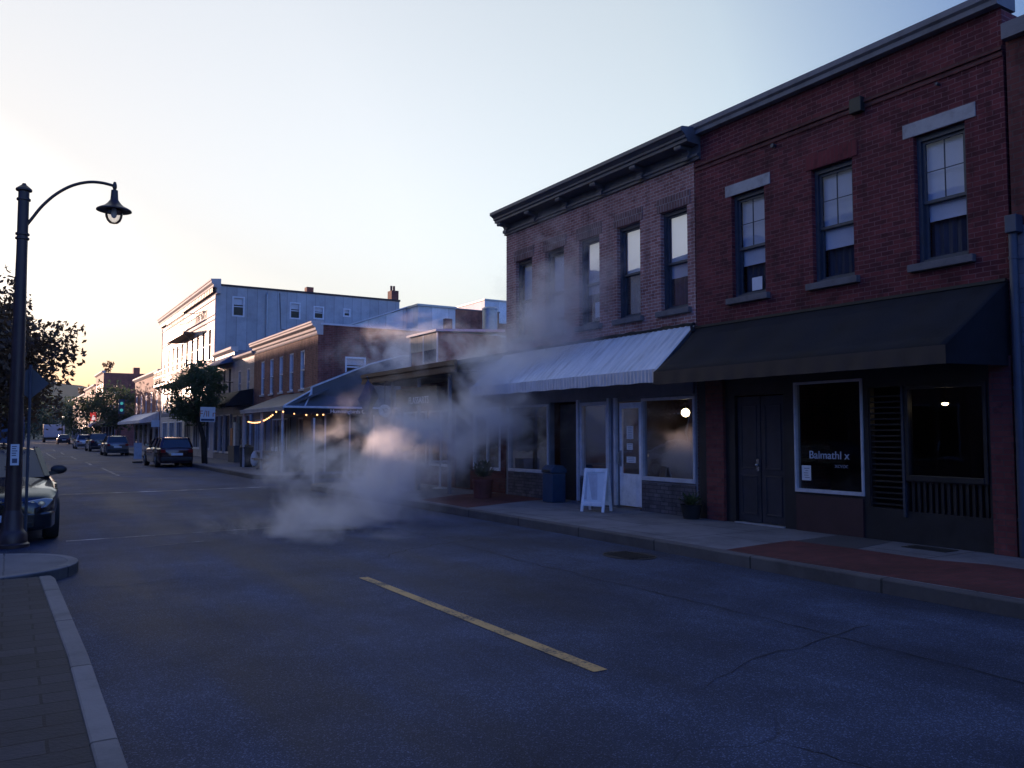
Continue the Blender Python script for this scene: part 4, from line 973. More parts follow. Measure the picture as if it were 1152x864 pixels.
w = MB(); wall(w, PF, W0, W1, .1, 2.9, [(53 + i * 3.2, 55.2 + i * 3.2, .6, 2.5) for i in range(6)], .12); w.build('shopfront', M['pale_paint'], wb)
for i in range(6): shop_window(wb, PF, 53 + i * 3.2, 55.2 + i * 3.2, .6, 2.5, 'frame_white', t=.08, sub=2)
MB().prism([(FX - .01, 3.75), (9.0, 2.95), (9.0, 2.75), (FX - .01, 2.85)], 'y', 52.6, 61.5).build('awning', M['blue_awn'], wb)
mb = MB(); mb.tube([(13.6, W0 - .08, .3), (13.6, W0 - .08, 10.3), (13.6, W0 + .1, 10.5)], .06, 8); mb.build('downpipe', M['steel'], wb)
MB().box(17.9, 18.2, W0 - .25, W0 - .003, 7.6, 8.1).build('vent_hood', M['steel'], wb)
mb = MB(); mb.tube([(14.4, W0 - .03, 10.5), (14.5, W0 - .04, 8.2), (16.2, W0 - .05, 7.9), (19.5, W0 - .04, 8.0)], .018, 6); mb.build('cable', M['iron'], wb)
MB().box(22.1, 22.62, W0 + .2, W0 + .9, 10.7, 11.4).build('chimney', M['far_brick'], wb)
mb = MB()
for x in (22.2, 22.4): mb.lathe([(.08, 11.4), (.08, 11.75)], (x, W0 + .5, 0), 10)
mb.build('chimney_pot', M['terracotta'], wb)
MB().box(16.3, 16.75, W0 + .5, W0 + 1.0, 10.3, 11.15).build('chimney', M['far_brick'], wb)

# ------------------------------------------------------------------ roofs seen behind the corner building
o = MB().prism([(16.2, 0), (16.2, 7.65), (20.2, 9.12), (21.0, 9.16), (21.0, 0)], 'y', 45, 51.8)
rbx = thing('plain_building', 'white sheet-clad building with sloping roof edge behind the brick corner building', 'building', (18, 46, 0)); o.build('wall', M['white_sheet'], rbx)
MB().prism([(16.1, 7.66), (20.2, 9.16), (20.2, 9.23), (16.1, 7.73)], 'y', 44.9, 51.8).build('roof', M['trim_white'], rbx)
rbx = thing('plain_building', 'white flat-topped box building behind the brick corner building roof', 'building', (21, 43.6, 0))
MB().box(20.03, 22.45, 43.4, 47, 0, 9.0).build('wall', M['white_sheet'], rbx); MB().box(19.95, 22.53, 43.32, 47.1, 9.0, 9.12).build('roof', M['steel'], rbx)
MB().box(21.65, 22.1, 43.1, 43.39, 6.5, 8.35).build('chimney', M['far_brick'], rbx)
rbx = thing('plain_building', 'plain dark brick building between the white box and the roof drum', 'building', (24, 46, 0))
MB().box(22.9, 26.4, 45, 50, 0, 9.25).build('wall', M['far_brick'], rbx); MB().box(22.86, 26.44, 44.96, 50.04, 9.25, 9.33).build('coping', M['coping'], rbx)
rbx = thing('plain_building', 'white and brick building right of the roof drum, half behind the brown brick one', 'building', (27, 47, 0))
MB().box(26.5, 32, 47, 52, 0, 8.9).build('wall', M['far_brick'], rbx); MB().box(26.45, 32, 46.95, 52, 8.9, 10.35).build('roof_storey', M['white_sheet'], rbx); MB().box(26.4, 32.05, 46.9, 52, 10.35, 10.45).build('roof', M['steel'], rbx)
v_ = thing('roof_drum', 'tall round grey metal vent drum standing on the brick corner building roof', 'vent', (19.7, 34.6, 5.6))
MB().lathe([(.36, 5.95), (.36, 7.52), (.38, 7.53), (.38, 7.6), (.3, 7.66), (.0, 7.68)], (19.55, 34.2, 0), 24).build('drum', M['steel'], v_, smooth=True)
MB().box(19.05, 20.05, 33.7, 34.7, 5.6, 5.95).build('base', M['iron'], v_)

# ------------------------------------------------------------------ further along the street, right side
def far_building(label, y0, y1, H, mat, nw, rows, cor='pale_paint', depth=12, shop='black_paint', z_rows=((3.5, 5.2),), awn=None, name='brick_building', X=FX):
    t = thing(name, label, 'building', (X, (y0 + y1) / 2, .15)); P = PX(X)
    sp = (y1 - y0) / nw; ops = []
    for a, b in z_rows[:rows]: ops += [(y0 + sp * (i + .5) - .4, y0 + sp * (i + .5) + .4, a, b) for i in range(nw)]
    w = MB(); wall(w, P, y0, y1, 2.9, H - .3, ops, .15); w.build('wall', M[mat], t)
    hull(t, X + .01, X + depth, y0 + .01, y1 - .01, H - .25, mat)
    for o in ops: plain_window(t, P, *o, 'frame_lilac', .05, .07, .35, 1, 'pale_paint')
    MB().prism([(X + .2, H - .3), (X - .04, H - .3), (X - .25, H - .14), (X - .25, H), (X + .2, H + .04)], 'y', y0, y1).build('cornice', M[cor], t)
    so = [(y0 + sp * i + .25, y0 + sp * (i + 1) - .25, .5, 2.5) for i in range(nw)]
    w = MB(); wall(w, P, y0, y1, .1, 2.9, so, .12); w.build('shopfront', M[shop], t)
    for o in so: shop_window(t, P, *o, 'frame_lilac', t=.07)
    if awn:
        MB().prism([(X - .01, 3.4), (X - awn[0], 2.7), (X - awn[0], 2.45), (X - .01, 2.6)], 'y', y0 + .2, y1 - .2).build('awning', M[awn[1]], t)
    return t
far_building('two storey dark red building with a pale cornice beyond the white building', 73, 89, 6.9, 'far_brick', 5, 1, shop='pale_paint', awn=(1.5, 'metal_valance'))
fb = far_building('tall dark brick building with a blank side wall rising above the trees', 106, 121, 6.4, 'far_brick', 4, 1, awn=(1.3, 'canvas'), depth=9)
fb = far_building('tall brick building with pale front and blank dark side wall far down the street', 121.5, 133, 9.9, 'far_brick', 4, 2, z_rows=((3.5, 5.2), (6.3, 8.2)), depth=14, awn=(1.6, 'trim_white'))
MB().box(14.2, 15.0, 122, 123, 9.6, 10.5).build('chimney', M['far_brick'], fb)
far_building('brick building with a dark roof edge second from the far end of the street', 133.5, 152, 8.7, 'orange_brick', 5, 1)
far_building('pale plastered building at the far end of the street', 153, 185, 8.2, 'pale_brick', 6, 1, name='pale_building', X=FX + .2)

# ------------------------------------------------------------------ left side of the street (mostly beyond the frame; seen in the glass and in the shadows it throws)
def left_building(label, y0, y1, H, mat, X=-5.2, nw=4, dep=12):
    t = thing('shop_building', label, 'building', (X, (y0 + y1) / 2, .15)); P = PXL(X)
    sp = (y1 - y0) / nw; ops = [(y0 + sp * (i + .5) - .5, y0 + sp * (i + .5) + .5, 4.0, 5.8) for i in range(nw)] if H > 6.5 else []
    so = [(y0 + sp * i + .35, y0 + sp * (i + 1) - .35, .7, 2.6) for i in range(nw)]
    w = MB(); wall(w, P, y0, y1, .1, H, ops + so, .15); w.build('wall', M[mat], t)
    for o in ops: plain_window(t, P, *o, 'frame_white', .05, .07, .4, 1, 'stone')
    for o in so: shop_window(t, P, *o, 'frame_lilac', t=.07)
    mb = MB()
    for yy in (y0, y1): mb.quad((X, yy, 0), (X - dep, yy, 0), (X - dep, yy, H), (X, yy, H))
    mb.quad((X - dep, y0, 0), (X - dep, y1, 0), (X - dep, y1, H), (X - dep, y0, H)); mb.build('side_wall', M[mat], t)
    MB().box(X - .02, X - dep + .02, y0 + .02, y1 - .02, H - .4, H - .25).build('roof', M['roofing'], t)
    MB().box(X - .2, X + .12, y0, y1, H + .003, H + .2).build('coping', M['coping'], t)
    return t
left_building('orange brick shop building on the left behind the parked cars', 15, 36, 9.6, 'orange_brick', nw=5)
left_building('red brick shop building on the left beside the brick-paved walk', -14, 9.8, 4.9, 'far_brick', nw=5)
left_building('dark brick shop building on the left past the first one', 38.6, 60, 11.2, 'dark_brick', nw=5)
left_building('tall pale brick building on the left before the single storey shop', 60.5, 65.8, 13.6, 'pale_brick', nw=2)
left_building('single storey brick shop on the left between two tall pale ones', 66, 82.6, 5.7, 'far_brick', nw=4)
left_building('low pale brick building on the left after the single storey shop', 82.8, 104.5, 6.4, 'pale_brick', nw=5)
left_building('low brick shop on the left in the gap after the tall one', 105, 115.5, 4.7, 'far_brick', nw=3)
left_building('three storey brick building on the left past the low shop', 116, 140, 11.7, 'orange_brick', nw=6, dep=5)
ch = thing('shade_tower', 'square brick tower added out of frame behind the left-hand row to shade the near facades', 'shade tower', (-15.2, 150, 0))  # unseen tower, added to keep near facades shaded while sun reaches the steam
w = MB(); ops = [(-16.0, -14.4, 13.0, 15.4)]; wall(w, PY(148), -17.55, -13.4, 0, 17.2, ops, .4)
for q in (((-17.55, 152), (-13.4, 152)), ((-17.55, 148), (-17.55, 152)), ((-13.4, 148), (-13.4, 152))): w.quad((*q[0], 0), (*q[1], 0), (*q[1], 17.2), (*q[0], 17.2))
w.build('wall', M['far_brick'], ch)
mb = MB(); c_ = [mb.bm.verts.new(p) for p in ((-17.85, 147.7, 17.2), (-13.1, 147.7, 17.2), (-13.1, 152.3, 17.2), (-17.85, 152.3, 17.2))]; t_ = mb.bm.verts.new((-15.2, 150, 21.5))
for i in range(4): mb.bm.faces.new([c_[i], c_[(i + 1) % 4], t_])
mb.bm.faces.new(c_[::-1]); mb.build('roof', M['slate'], ch)
mb = MB()
for i in range(8): mb.box(-16.0, -14.4, 148.1, 148.25, 13.1 + i * .28, 13.16 + i * .28)
mb.build('louvre', M['wood'], ch)
left_building('long red brick building on the left near the far end', 140.5, 200, 9.8, 'far_brick', nw=10)

# ------------------------------------------------------------------ hills closing the view
mb = MB(); prev = None
random.seed(3)
for i in range(121):
    x = -420 + i * 7.0
    h = 15 + 9 * math.exp(-((x + 30) / 90) ** 2) + 5 * math.sin(x * .021) + 2.2 * math.sin(x * .083 + 1) + random.uniform(-.9, .9)
    row = [mb.bm.verts.new((x, 330, -.1)), mb.bm.verts.new((x, 370 + random.uniform(-6, 6), h * .55 + random.uniform(-1, 1))), mb.bm.verts.new((x, 430 + random.uniform(-6, 6), h)), mb.bm.verts.new((x, 600, -1))]
    if prev:
        for j in range(3): mb.bm.faces.new([prev[j], row[j], row[j + 1], prev[j + 1]])
    prev = row
structure(mb.build('hills', M['forest']))

# ------------------------------------------------------------------ trees
def tree(name, label, base, H, crown_r, crown_z, nclump, nleaf, lsize, mat, group=None, lean=(0, 0), trunk_r=.09, flat=1.0, seed=1, clump_r=.3, fill=.4):
    rnd = random.Random(seed)
    t = thing(name, label, 'tree', base, group); x, y, z = base
    mb = MB(); top = Vector((x + lean[0], y + lean[1], z + H * .62))
    tr = [Vector(base), Vector((x + lean[0] * .25 + .04, y + lean[1] * .3, z + H * .25)), Vector((x + lean[0] * .6 - .03, y + lean[1] * .6, z + H * .45)), top, top + Vector((lean[0] * .2, 0, H * .2))]
    mb.tube(tr, [trunk_r * 1.25, trunk_r, trunk_r * .85, trunk_r * .6, trunk_r * .25], 8)
    cs = []
    for i in range(nclump):
        a = rnd.uniform(0, 2 * PI); u = rnd.uniform(-1, 1); s = math.sqrt(1 - u * u); rr = rnd.uniform(fill, 1) ** .6
        c = Vector((x + lean[0] + crown_r * rr * s * math.cos(a), y + lean[1] + crown_r * rr * s * math.sin(a), z + crown_z + crown_r * flat * rr * u))
        cs.append(c)
        st = tr[2].lerp(tr[4], rnd.uniform(0, 1)); mid = st.lerp(c, .5) + Vector((rnd.uniform(-.1, .1), rnd.uniform(-.1, .1), .12 * crown_r))
        mb.tube([st, mid, c], [trunk_r * .38, trunk_r * .2, trunk_r * .07], 5, cap=False)
    mb.build('trunk', M['bark'], t, smooth='all')
    mb = MB()
    for c in cs:
        k = rnd.uniform(.5, 1.4)
        for j in range(int(nleaf * k)):
            p = c + Vector((max(-1.5, min(1.5, rnd.gauss(0, 1))), max(-1.5, min(1.5, rnd.gauss(0, 1))), max(-1.1, min(1.1, rnd.gauss(0, .75))))) * clump_r * crown_r * k * .55
            n = Vector((rnd.gauss(0, 1), rnd.gauss(0, 1), rnd.gauss(.4, 1))).normalized(); q = n.to_track_quat('Z', 'Y').to_matrix()
            s = lsize * rnd.uniform(.6, 1.35); a = rnd.uniform(0, 6.28)
            X_ = q @ Vector((math.cos(a), math.sin(a), 0)); Y_ = q @ Vector((-math.sin(a), math.cos(a), 0))
            mb.quad(p - X_ * s, p + Y_ * s * .45 - X_ * s * .1, p + X_ * s, p - Y_ * s * .45 - X_ * s * .1)
    mb.build('crown', M[mat], t, normals=False); return t
tree('street_tree', 'leafy dark tree behind the street lamp on the left walk', (-1.45, 19.5, .15), 4.7, 2.6, 2.95, 120, 230, .065, 'leaf_rust', lean=(-.1, .3), trunk_r=.11, seed=11, clump_r=.22, flat=.66)
tree('street_tree', 'dense low dark tree on the left walk behind the parked cars', (-1.75, 27, .15), 5.0, 2.1, 3.35, 70, 230, .10, 'leaf_rust', lean=(.3, 0), trunk_r=.12, seed=5, clump_r=.3, flat=.7)
tree('street_tree', 'dark tree on the left walk nearest the blue van', (-2.4, 45, .15), 6.5, 2.3, 4.0, 40, 90, .16, 'leaf_rust', seed=9, clump_r=.4)
tree('street_tree', 'small leaning green street tree beside the blue street sign', (8.42, 43.4, .15), 5.0, 1.4, 3.55, 60, 150, .08, 'leaf_green', lean=(-.55, 0), trunk_r=.12, seed=21, clump_r=.27, flat=1.1)
tree('street_tree', 'dark tree against the blank brick side wall beyond the red building', (9.4, 92, .15), 6.6, 2.3, 4.2, 40, 80, .17, 'leaf_dark', seed=31, clump_r=.4)
tree('street_tree', 'round dark tree at the kerb beyond the parked cars far down the street', (8.9, 124, .15), 6.2, 2.7, 3.6, 40, 80, .2, 'leaf_dark', seed=41, clump_r=.42)
for i, (x, y, r_, h_) in enumerate(((3, 225, 4.2, 8), (10, 232, 5, 9), (-6, 228, 4.5, 8), (17, 240, 5, 10), (6, 262, 6, 12), (-2, 268, 5, 11))):
    tree('tree', ('far tree straight behind the white truck', 'far tree right of the white truck', 'far tree furthest left at the end of the street', 'far tree furthest right at the end of the street', 'taller far tree behind the truck', 'taller far tree left of the truck')[i], (x, y, 0), h_, r_, h_ * .58, 28, 60, .42, 'leaf_dark', 'trees at the end of the street', seed=60 + i, clump_r=.42, trunk_r=.2)
tree('tree', 'thin scraggy tree standing above the roof of the far brick building', (12.5, 137, 0), 12.6, .7, 11.6, 14, 16, .2, 'leaf_rust', seed=77, trunk_r=.1, clump_r=.5)
tree('tree', 'small ragged tree showing above the pale far building', (13.5, 192, 0), 12, 1.2, 10.4, 14, 22, .3, 'leaf_rust', seed=78, trunk_r=.12, clump_r=.5)

# ------------------------------------------------------------------ street lamp, signs
sl = thing('street_lamp', 'dark tall street lamp with curved arm and bell shade on the left corner', 'street lamp', (.08, 13.0, .126))
lx, ly = .08, 13.0
MB().lathe([(.21, .126), (.21, .17), (.185, .19), (.18, .30), (.15, .34), (.13, .37), (.125, .55), (.105, .60), (.10, .62)], (lx, ly, 0), 24).build('base', M['lamp_paint'], sl, smooth=True)
MB().lathe([(.10, .62), (.085, 2.5), (.068, 4.1), (.068, 4.95)], (lx, ly, 0), 20).build('pole', M['lamp_paint'], sl, smooth=True)
mb = MB()
for z in (4.30, 4.36, 4.84): mb.lathe([(.07, z - .015), (.086, z - .012), (.086, z + .012), (.07, z + .015)], (lx, ly, 0), 20, cap=False)
mb.build('band', M['lamp_paint'], sl, smooth=True)
mb = MB(); mb.lathe([(.072, 4.95), (.10, 4.96), (.10, 4.985), (.06, 5.02), (.03, 5.045), (.022, 5.065), (.0, 5.07)], (lx, ly, 0), 20); mb.build('cap', M['lamp_paint'], sl, smooth=True)
pa = [(lx + .05, ly, 4.50), (lx + .11, ly, 4.60), (lx + .22, ly, 4.78), (lx + .38, ly, 4.97), (lx + .57, ly, 5.12), (lx + .77, ly, 5.205), (lx + .95, ly, 5.225), (lx + 1.11, ly, 5.205)]
pb = []
for i in range(len(pa) - 1):
    p0, p1, p2, p3 = [Vector(pa[max(0, min(len(pa) - 1, i + k))]) for k in (-1, 0, 1, 2)]
    for f in (0, .2, .4, .6, .8): pb.append(.5 * ((2 * p1) + (p2 - p0) * f + (2 * p0 - 5 * p1 + 4 * p2 - p3) * f * f + (3 * p1 - p0 - 3 * p2 + p3) * f ** 3))
MB().tube(pb + [pa[-1]], .021, 10).build('arm', M['lamp_paint'], sl, smooth='all')
hx = lx + 1.12
mb = MB().lathe([(.0, 5.27), (.018, 5.26), (.03, 5.215), (.03, 5.18), (.02, 5.15), (.045, 5.14), (.05, 5.05), (.055, 5.0), (.09, 4.95), (.13, 4.91), (.20, 4.875), (.232, 4.855), (.235, 4.84), (.20, 4.85), (.10, 4.87)], (hx, ly, 0), 28, cap=False)
mb.build('lamp_shade', M['lamp_paint'], sl, smooth=True)
mb = MB().lathe([(.115, 4.865), (.118, 4.80), (.112, 4.75), (.09, 4.695), (.055, 4.66), (.0, 4.648)], (hx, ly, 0), 24, cap=False); mb.build('globe', M['clear'], sl, smooth='all')
MB().lathe([(.0, 4.73), (.03, 4.75), (.04, 4.79), (.03, 4.84), (.03, 4.87)], (hx, ly, 0), 14, cap=False).build('bulb', M['frame_white'], sl, smooth='all')
pd = thing('pole_sticker', 'pale narrow sticker with small dark print on the street lamp pole', 'sticker', (.08, 12.9, 1.35))
MB().box(.03, .13, 12.896, 12.900, 1.22, 1.50).build('sheet', M['sticker'], pd)
mb = MB()
for i in range(5): mb.box(.045, .075 + random.uniform(.01, .04), 12.893, 12.8955, 1.465 - i * .03, 1.477 - i * .03)
mb.box(.05, .11, 12.893, 12.8955, 1.25, 1.31); mb.build('print', M['ink'], pd)
ds = thing('road_sign', 'diamond road sign seen from behind on a thin post next to the street lamp', 'road sign', (.27, 13.55, .126))
MB().tube([(.245, 13.6, .126), (.245, 13.6, 2.62)], .02, 8).build('post', M['sign_back'], ds)
mb = MB(); s = .235; zc_ = 2.36; mb.prism([(.245, zc_ - s), (.245 + s, zc_), (.245, zc_ + s), (.245 - s, zc_)], 'y', 13.63, 13.64); mb.build('plate', M['sign_back'], ds)
MB().box(.225, .265, 13.622, 13.628, 2.15, 2.58).build('bracket', M['sign_back'], ds)
ss = thing('street_sign', 'square blue white street sign with orange figures beside the small street tree', 'sign', (8.3, 42.3, .15))
MB().tube([(8.3, 42.35, .15), (8.3, 42.35, 2.95)], .035, 8).build('post', M['iron'], ss)
pl_ = MB().box(7.95, 8.65, 42.28, 42.31, 2.2, 2.92).build('plate', M['sticker'], ss)
text_mesh('F/ll n', .42, M['orange_box'], 'lettering', pl_, on_y(8.3, 42.275, 2.45)); MB().box(7.99, 8.61, 42.272, 42.279, 2.24, 2.34).build('stripe', M['flag'], pl_)
s2 = thing('road_sign', 'small plain pale sign on a thin pole past the silver-lit wagon', 'road sign', (8.5, 60.7, .15))
MB().tube([(8.5, 60.7, .15), (8.5, 60.7, 2.1)], .03, 8).build('post', M['steel'], s2); MB().box(8.25, 8.78, 60.65, 60.68, 2.05, 2.52).build('plate', M['sticker'], s2)
wp = thing('white_pole', 'thin white pole standing at the yellow-tipped kerb corner', 'pole', (7.78, 24.15, .15))
MB().tube([(7.78, 24.15, .15), (7.78, 24.15, 2.1)], .03, 10).build('post', M['trim_white'], wp); MB().lathe([(.04, .8), (.055, .82), (.055, .88), (.04, .9)], (7.78, 24.15, 0), 10).build('collar', M['trim_white'], wp)
tl = thing('traffic_light', 'teal lit signal lamps on a dark pole far down on the right', 'traffic light', (9.2, 88, .15))
MB().tube([(9.2, 88, .15), (9.2, 88, 4.9)], .06, 8).build('post', M['iron'], tl); MB().box(9.0, 9.5, 87.75, 87.95, 3.5, 4.9).build('housing', M['plastic_blue'], tl)
for z in (3.85, 4.5): MB().ball((9.25, 87.74, z), .15, 2, (1, .3, 1)).build('lens', M['teal'], tl)
ns = thing('lit_sign', 'red and white lit hanging sign far down the street', 'sign', (9.3, 119, 3.6))
MB().box(8.9, 9.6, 118.9, 119.1, 3.2, 4.3).build('box', M['neon'], ns); MB().prism([(9.05, 3.3), (9.5, 3.3), (9.45, 3.8), (9.2, 3.95)], 'y', 118.86, 118.895).build('panel', M['neon_w'], ns); MB().bar((9.5, 119, 4.4), (FX, 119, 4.4), .06).build('bracket', M['iron'], ns)
fl_ = thing('street_lamp', 'lit white globe street lamp at the far end of the street', 'street lamp', (7.2, 148, .15))
MB().tube([(7.2, 148, .15), (7.2, 148, 3.9)], .07, 8).build('pole', M['iron'], fl_); MB().ball((7.2, 148, 4.1), .26, 2).build('globe', M['far_lamp'], fl_)

# ------------------------------------------------------------------ things on the pavement
ab = thing('sandwich_board', 'white framed sandwich board with pale poster standing before the white door', 'sandwich board', (9.72, 12.82, .15))
def board_leaf(name, x0, x1, part):
    """one leaf from foot x0 to top x1"""
    zt, zb = .97, .15; y0_, y1_ = 12.58, 13.08
    def Pt(y, f, o=0): return (x0 + (x1 - x0) * f - o, y, zb + (zt - zb) * f)
    mb = MB()
    for y in (y0_ + .03, y1_ - .03): mb.bar(Pt(y, 0), Pt(y, 1), .055, .03)
    for f in (.16, .20, .93, .97): mb.bar(Pt(y0_ + .057, f), Pt(y1_ - .057, f), .028, .045)
    o = mb.build(part, M['frame_white'], ab, bevel=.004)
    mb = MB(); mb.quad(Pt(y0_ + .05, .2), Pt(y1_ - .05, .2), Pt(y1_ - .05, .95), Pt(y0_ + .05, .95)); mb.build('poster', M['sticker'], o)
    if part == 'front_frame':
        mb = MB(); 
        for (a, b, c, d) in ((.12, .25, .10, .5), (.34, .42, .30, .5)):
            mb.quad(Pt(y0_ + a + .05, .28, .004), Pt(y0_ + b + .03, .28, .004), Pt(y0_ + d - .08, .88, .004), Pt(y0_ + c + .12, .88, .004))
        mb.build('print', M['frame_lilac'], o)
board_leaf('a', 9.50, 9.70, 'front_frame'); board_leaf('b', 9.88, 9.73, 'back_frame'); ab.rotation_euler = (0, 0, R(28))
bn = thing('waste_bin', 'slim dark blue waste bin against the dark doorway under the ribbed awning', 'bin', (10.2, 15.0, .15))
MB().prism([(10.02, .15), (10.38, .15), (10.38, .78), (10.02, .78)], 'y', 14.82, 15.2).build('body', M['plastic_blue'], bn, bevel=.02)
MB().prism([(10.00, .785), (10.40, .785), (10.40, .86), (10.3, .95), (10.1, .95), (10.00, .86)], 'y', 14.80, 15.22).build('lid', M['plastic_blue'], bn, bevel=.015)
MB().box(9.992, 10.0, 14.88, 15.14, .8, .85).build('slot', M['black_paint'], bn)
def leafy(mb, c, r, n, ls, rnd, up=.5):
    for j in range(n):
        d = Vector((rnd.gauss(0, 1), rnd.gauss(0, 1), abs(rnd.gauss(0, 1)) + up)).normalized(); p = Vector(c) + d * r * rnd.uniform(.3, 1); q = d.to_track_quat('X', 'Z').to_matrix()
        s = ls * rnd.uniform(.6, 1.3); X_, Y_ = q @ Vector((1, 0, 0)), q @ Vector((0, 1, 0))
        mb.quad(p - X_ * s, p + Y_ * s * .4, p + X_ * s, p - Y_ * s * .4)
pp = thing('flower_pot', 'low black pot of green leaves beside the red brick pier', 'flower pot', (10.3, 10.82, .15))
MB().lathe([(.0, .15), (.14, .15), (.19, .38), (.205, .40), (.185, .40), (.17, .36), (.0, .36)], (10.28, 10.85, 0), 20, cap=False).build('pot', M['black_pot'], pp, smooth=True)
mb = MB(); leafy(mb, (10.28, 10.85, .36), .26, 150, .05, random.Random(4)); mb.build('plant', M['leaf_green'], pp, normals=False)
pt = thing('planter_tub', 'round terracotta tub with a dark bushy plant on the red paving in the steam', 'planter', (9.4, 16.85, .15))
MB().lathe([(.0, .15), (.2, .15), (.235, .5), (.25, .52), (.25, .58), (.22, .58), (.21, .5), (.0, .5)], (9.42, 16.8, 0), 22, cap=False).build('tub', M['terracotta'], pt, smooth=True)
mb = MB(); leafy(mb, (9.42, 16.8, .6), .4, 340, .06, random.Random(8)); mb.build('plant', M['leaf_dark'], pt, normals=False)
pt = thing('planter', 'tall grey planter with a dark shrub near the kerb in the steam', 'planter', (8.7, 19.7, .15))
MB().prism([(8.48, .15), (8.92, .15), (8.98, .95), (8.42, .95)], 'y', 19.45, 19.9).build('tub', M['frame_lilac'], pt, bevel=.02)
mb = MB(); leafy(mb, (8.7, 19.68, 1.05), .6, 420, .08, random.Random(9)); mb.build('plant', M['leaf_dark'], pt, normals=False)
ct = thing('cafe_table', 'small pale round table outside the low shop in the steam', 'table', (10.0, 20.2, .15))
MB().lathe([(.0, .86), (.33, .86), (.34, .88), (.33, .90), (.0, .90)], (10.0, 20.2, 0), 24, cap=False).build('tabletop', M['trim_white'], ct); MB().lathe([(.2, .15), (.2, .17), (.03, .2), (.03, .86)], (10.0, 20.2, 0), 14).build('leg', M['trim_white'], ct)
tb = thing('trash_can', 'black round trash can on the far corner pavement', 'trash can', (9.15, 37.6, .15))
MB().lathe([(.0, .15), (.26, .15), (.29, .95), (.31, .96), (.31, 1.02), (.2, 1.12), (.0, 1.14)], (9.05, 37.6, 0), 18, cap=False).build('body', M['iron'], tb, smooth=True)
tag(MB().ball((9.28, 37.1, .50), .26, 3, (.6, .7, 1.35), .05).build('trash_bag', M['sticker'], smooth='all'), 'pale blue white full trash bag leaning against the black trash can', 'bag')
for k, (x, y, lab) in enumerate(((9.5, 34.6, 'dark wooden picnic table with pale things on it under the canopy'), (9.5, 32.6, 'dark wooden picnic table nearest the side street under the canopy'))):
    t = thing('picnic_table', lab, 'table', (x, y, .15), 'picnic tables under the canopy')
    MB().box(x - .4, x + .4, y - .8, y + .8, .84, .90).build('tabletop', M['wood'], t)
    for s in (-1, 1):
        MB().box(x + s * .62 - .14, x + s * .62 + .14, y - .8, y + .8, .55, .60).build('bench', M['wood'], t)
        mb = MB(); mb.bar((x - .6, y + s * .6, .15), (x + .25, y + s * .6, .84), .06); mb.bar((x + .6, y + s * .6, .15), (x - .25, y + s * .6, .84), .06, .055); mb.bar((x - .72, y + s * .6, .53), (x + .72, y + s * .6, .53), .05); mb.build('trestle', M['wood'], t)
mb = MB()
for i in range(4): mb.lathe([(.05, .90), (.05, 1.02 + .05 * (i % 2)), (.03, 1.08)], (9.4 + .1 * (i % 2), 34.1 + .3 * i, 0), 10)
tag(mb.build('condiment_caddy', M['paper']), 'pale condiment pots on the dark picnic table', 'condiments')
tag(MB().ball((9.35, 31.9, .55), .62, 3, (.7, .62, .75), .02).build('covered_grill', M['cornice_dark'], smooth='all'), 'bulky dark covered grill at the far corner beside the side street', 'grill')
bar = thing('barricade', 'pale street barricade panel left of the dark wagon', 'barricade', (6.1, 50, 0))
MB().box(5.95, 6.35, 49.95, 50.0, .2, 1.1).build('panel', M['frame_lilac'], bar); MB().box(5.9, 6.4, 49.8, 50.15, .0, .08).build('foot', M['rubber'], bar)
wd = thing('poster_stand', 'stand with two pale posters in the doorway of the balcony building', 'poster', (9.9, 45.2, .15))
MB().box(9.9, 9.94, 44.2, 44.65, 1.0, 1.9).build('sheet', M['orange_box'], wd); MB().box(9.9, 9.94, 43.6, 44.0, 1.0, 2.2).build('sheet', M['paper'], wd); MB().box(9.85, 10.2, 43.5, 44.8, .15, 1.0).build('stand', M['frame_dark'], wd)

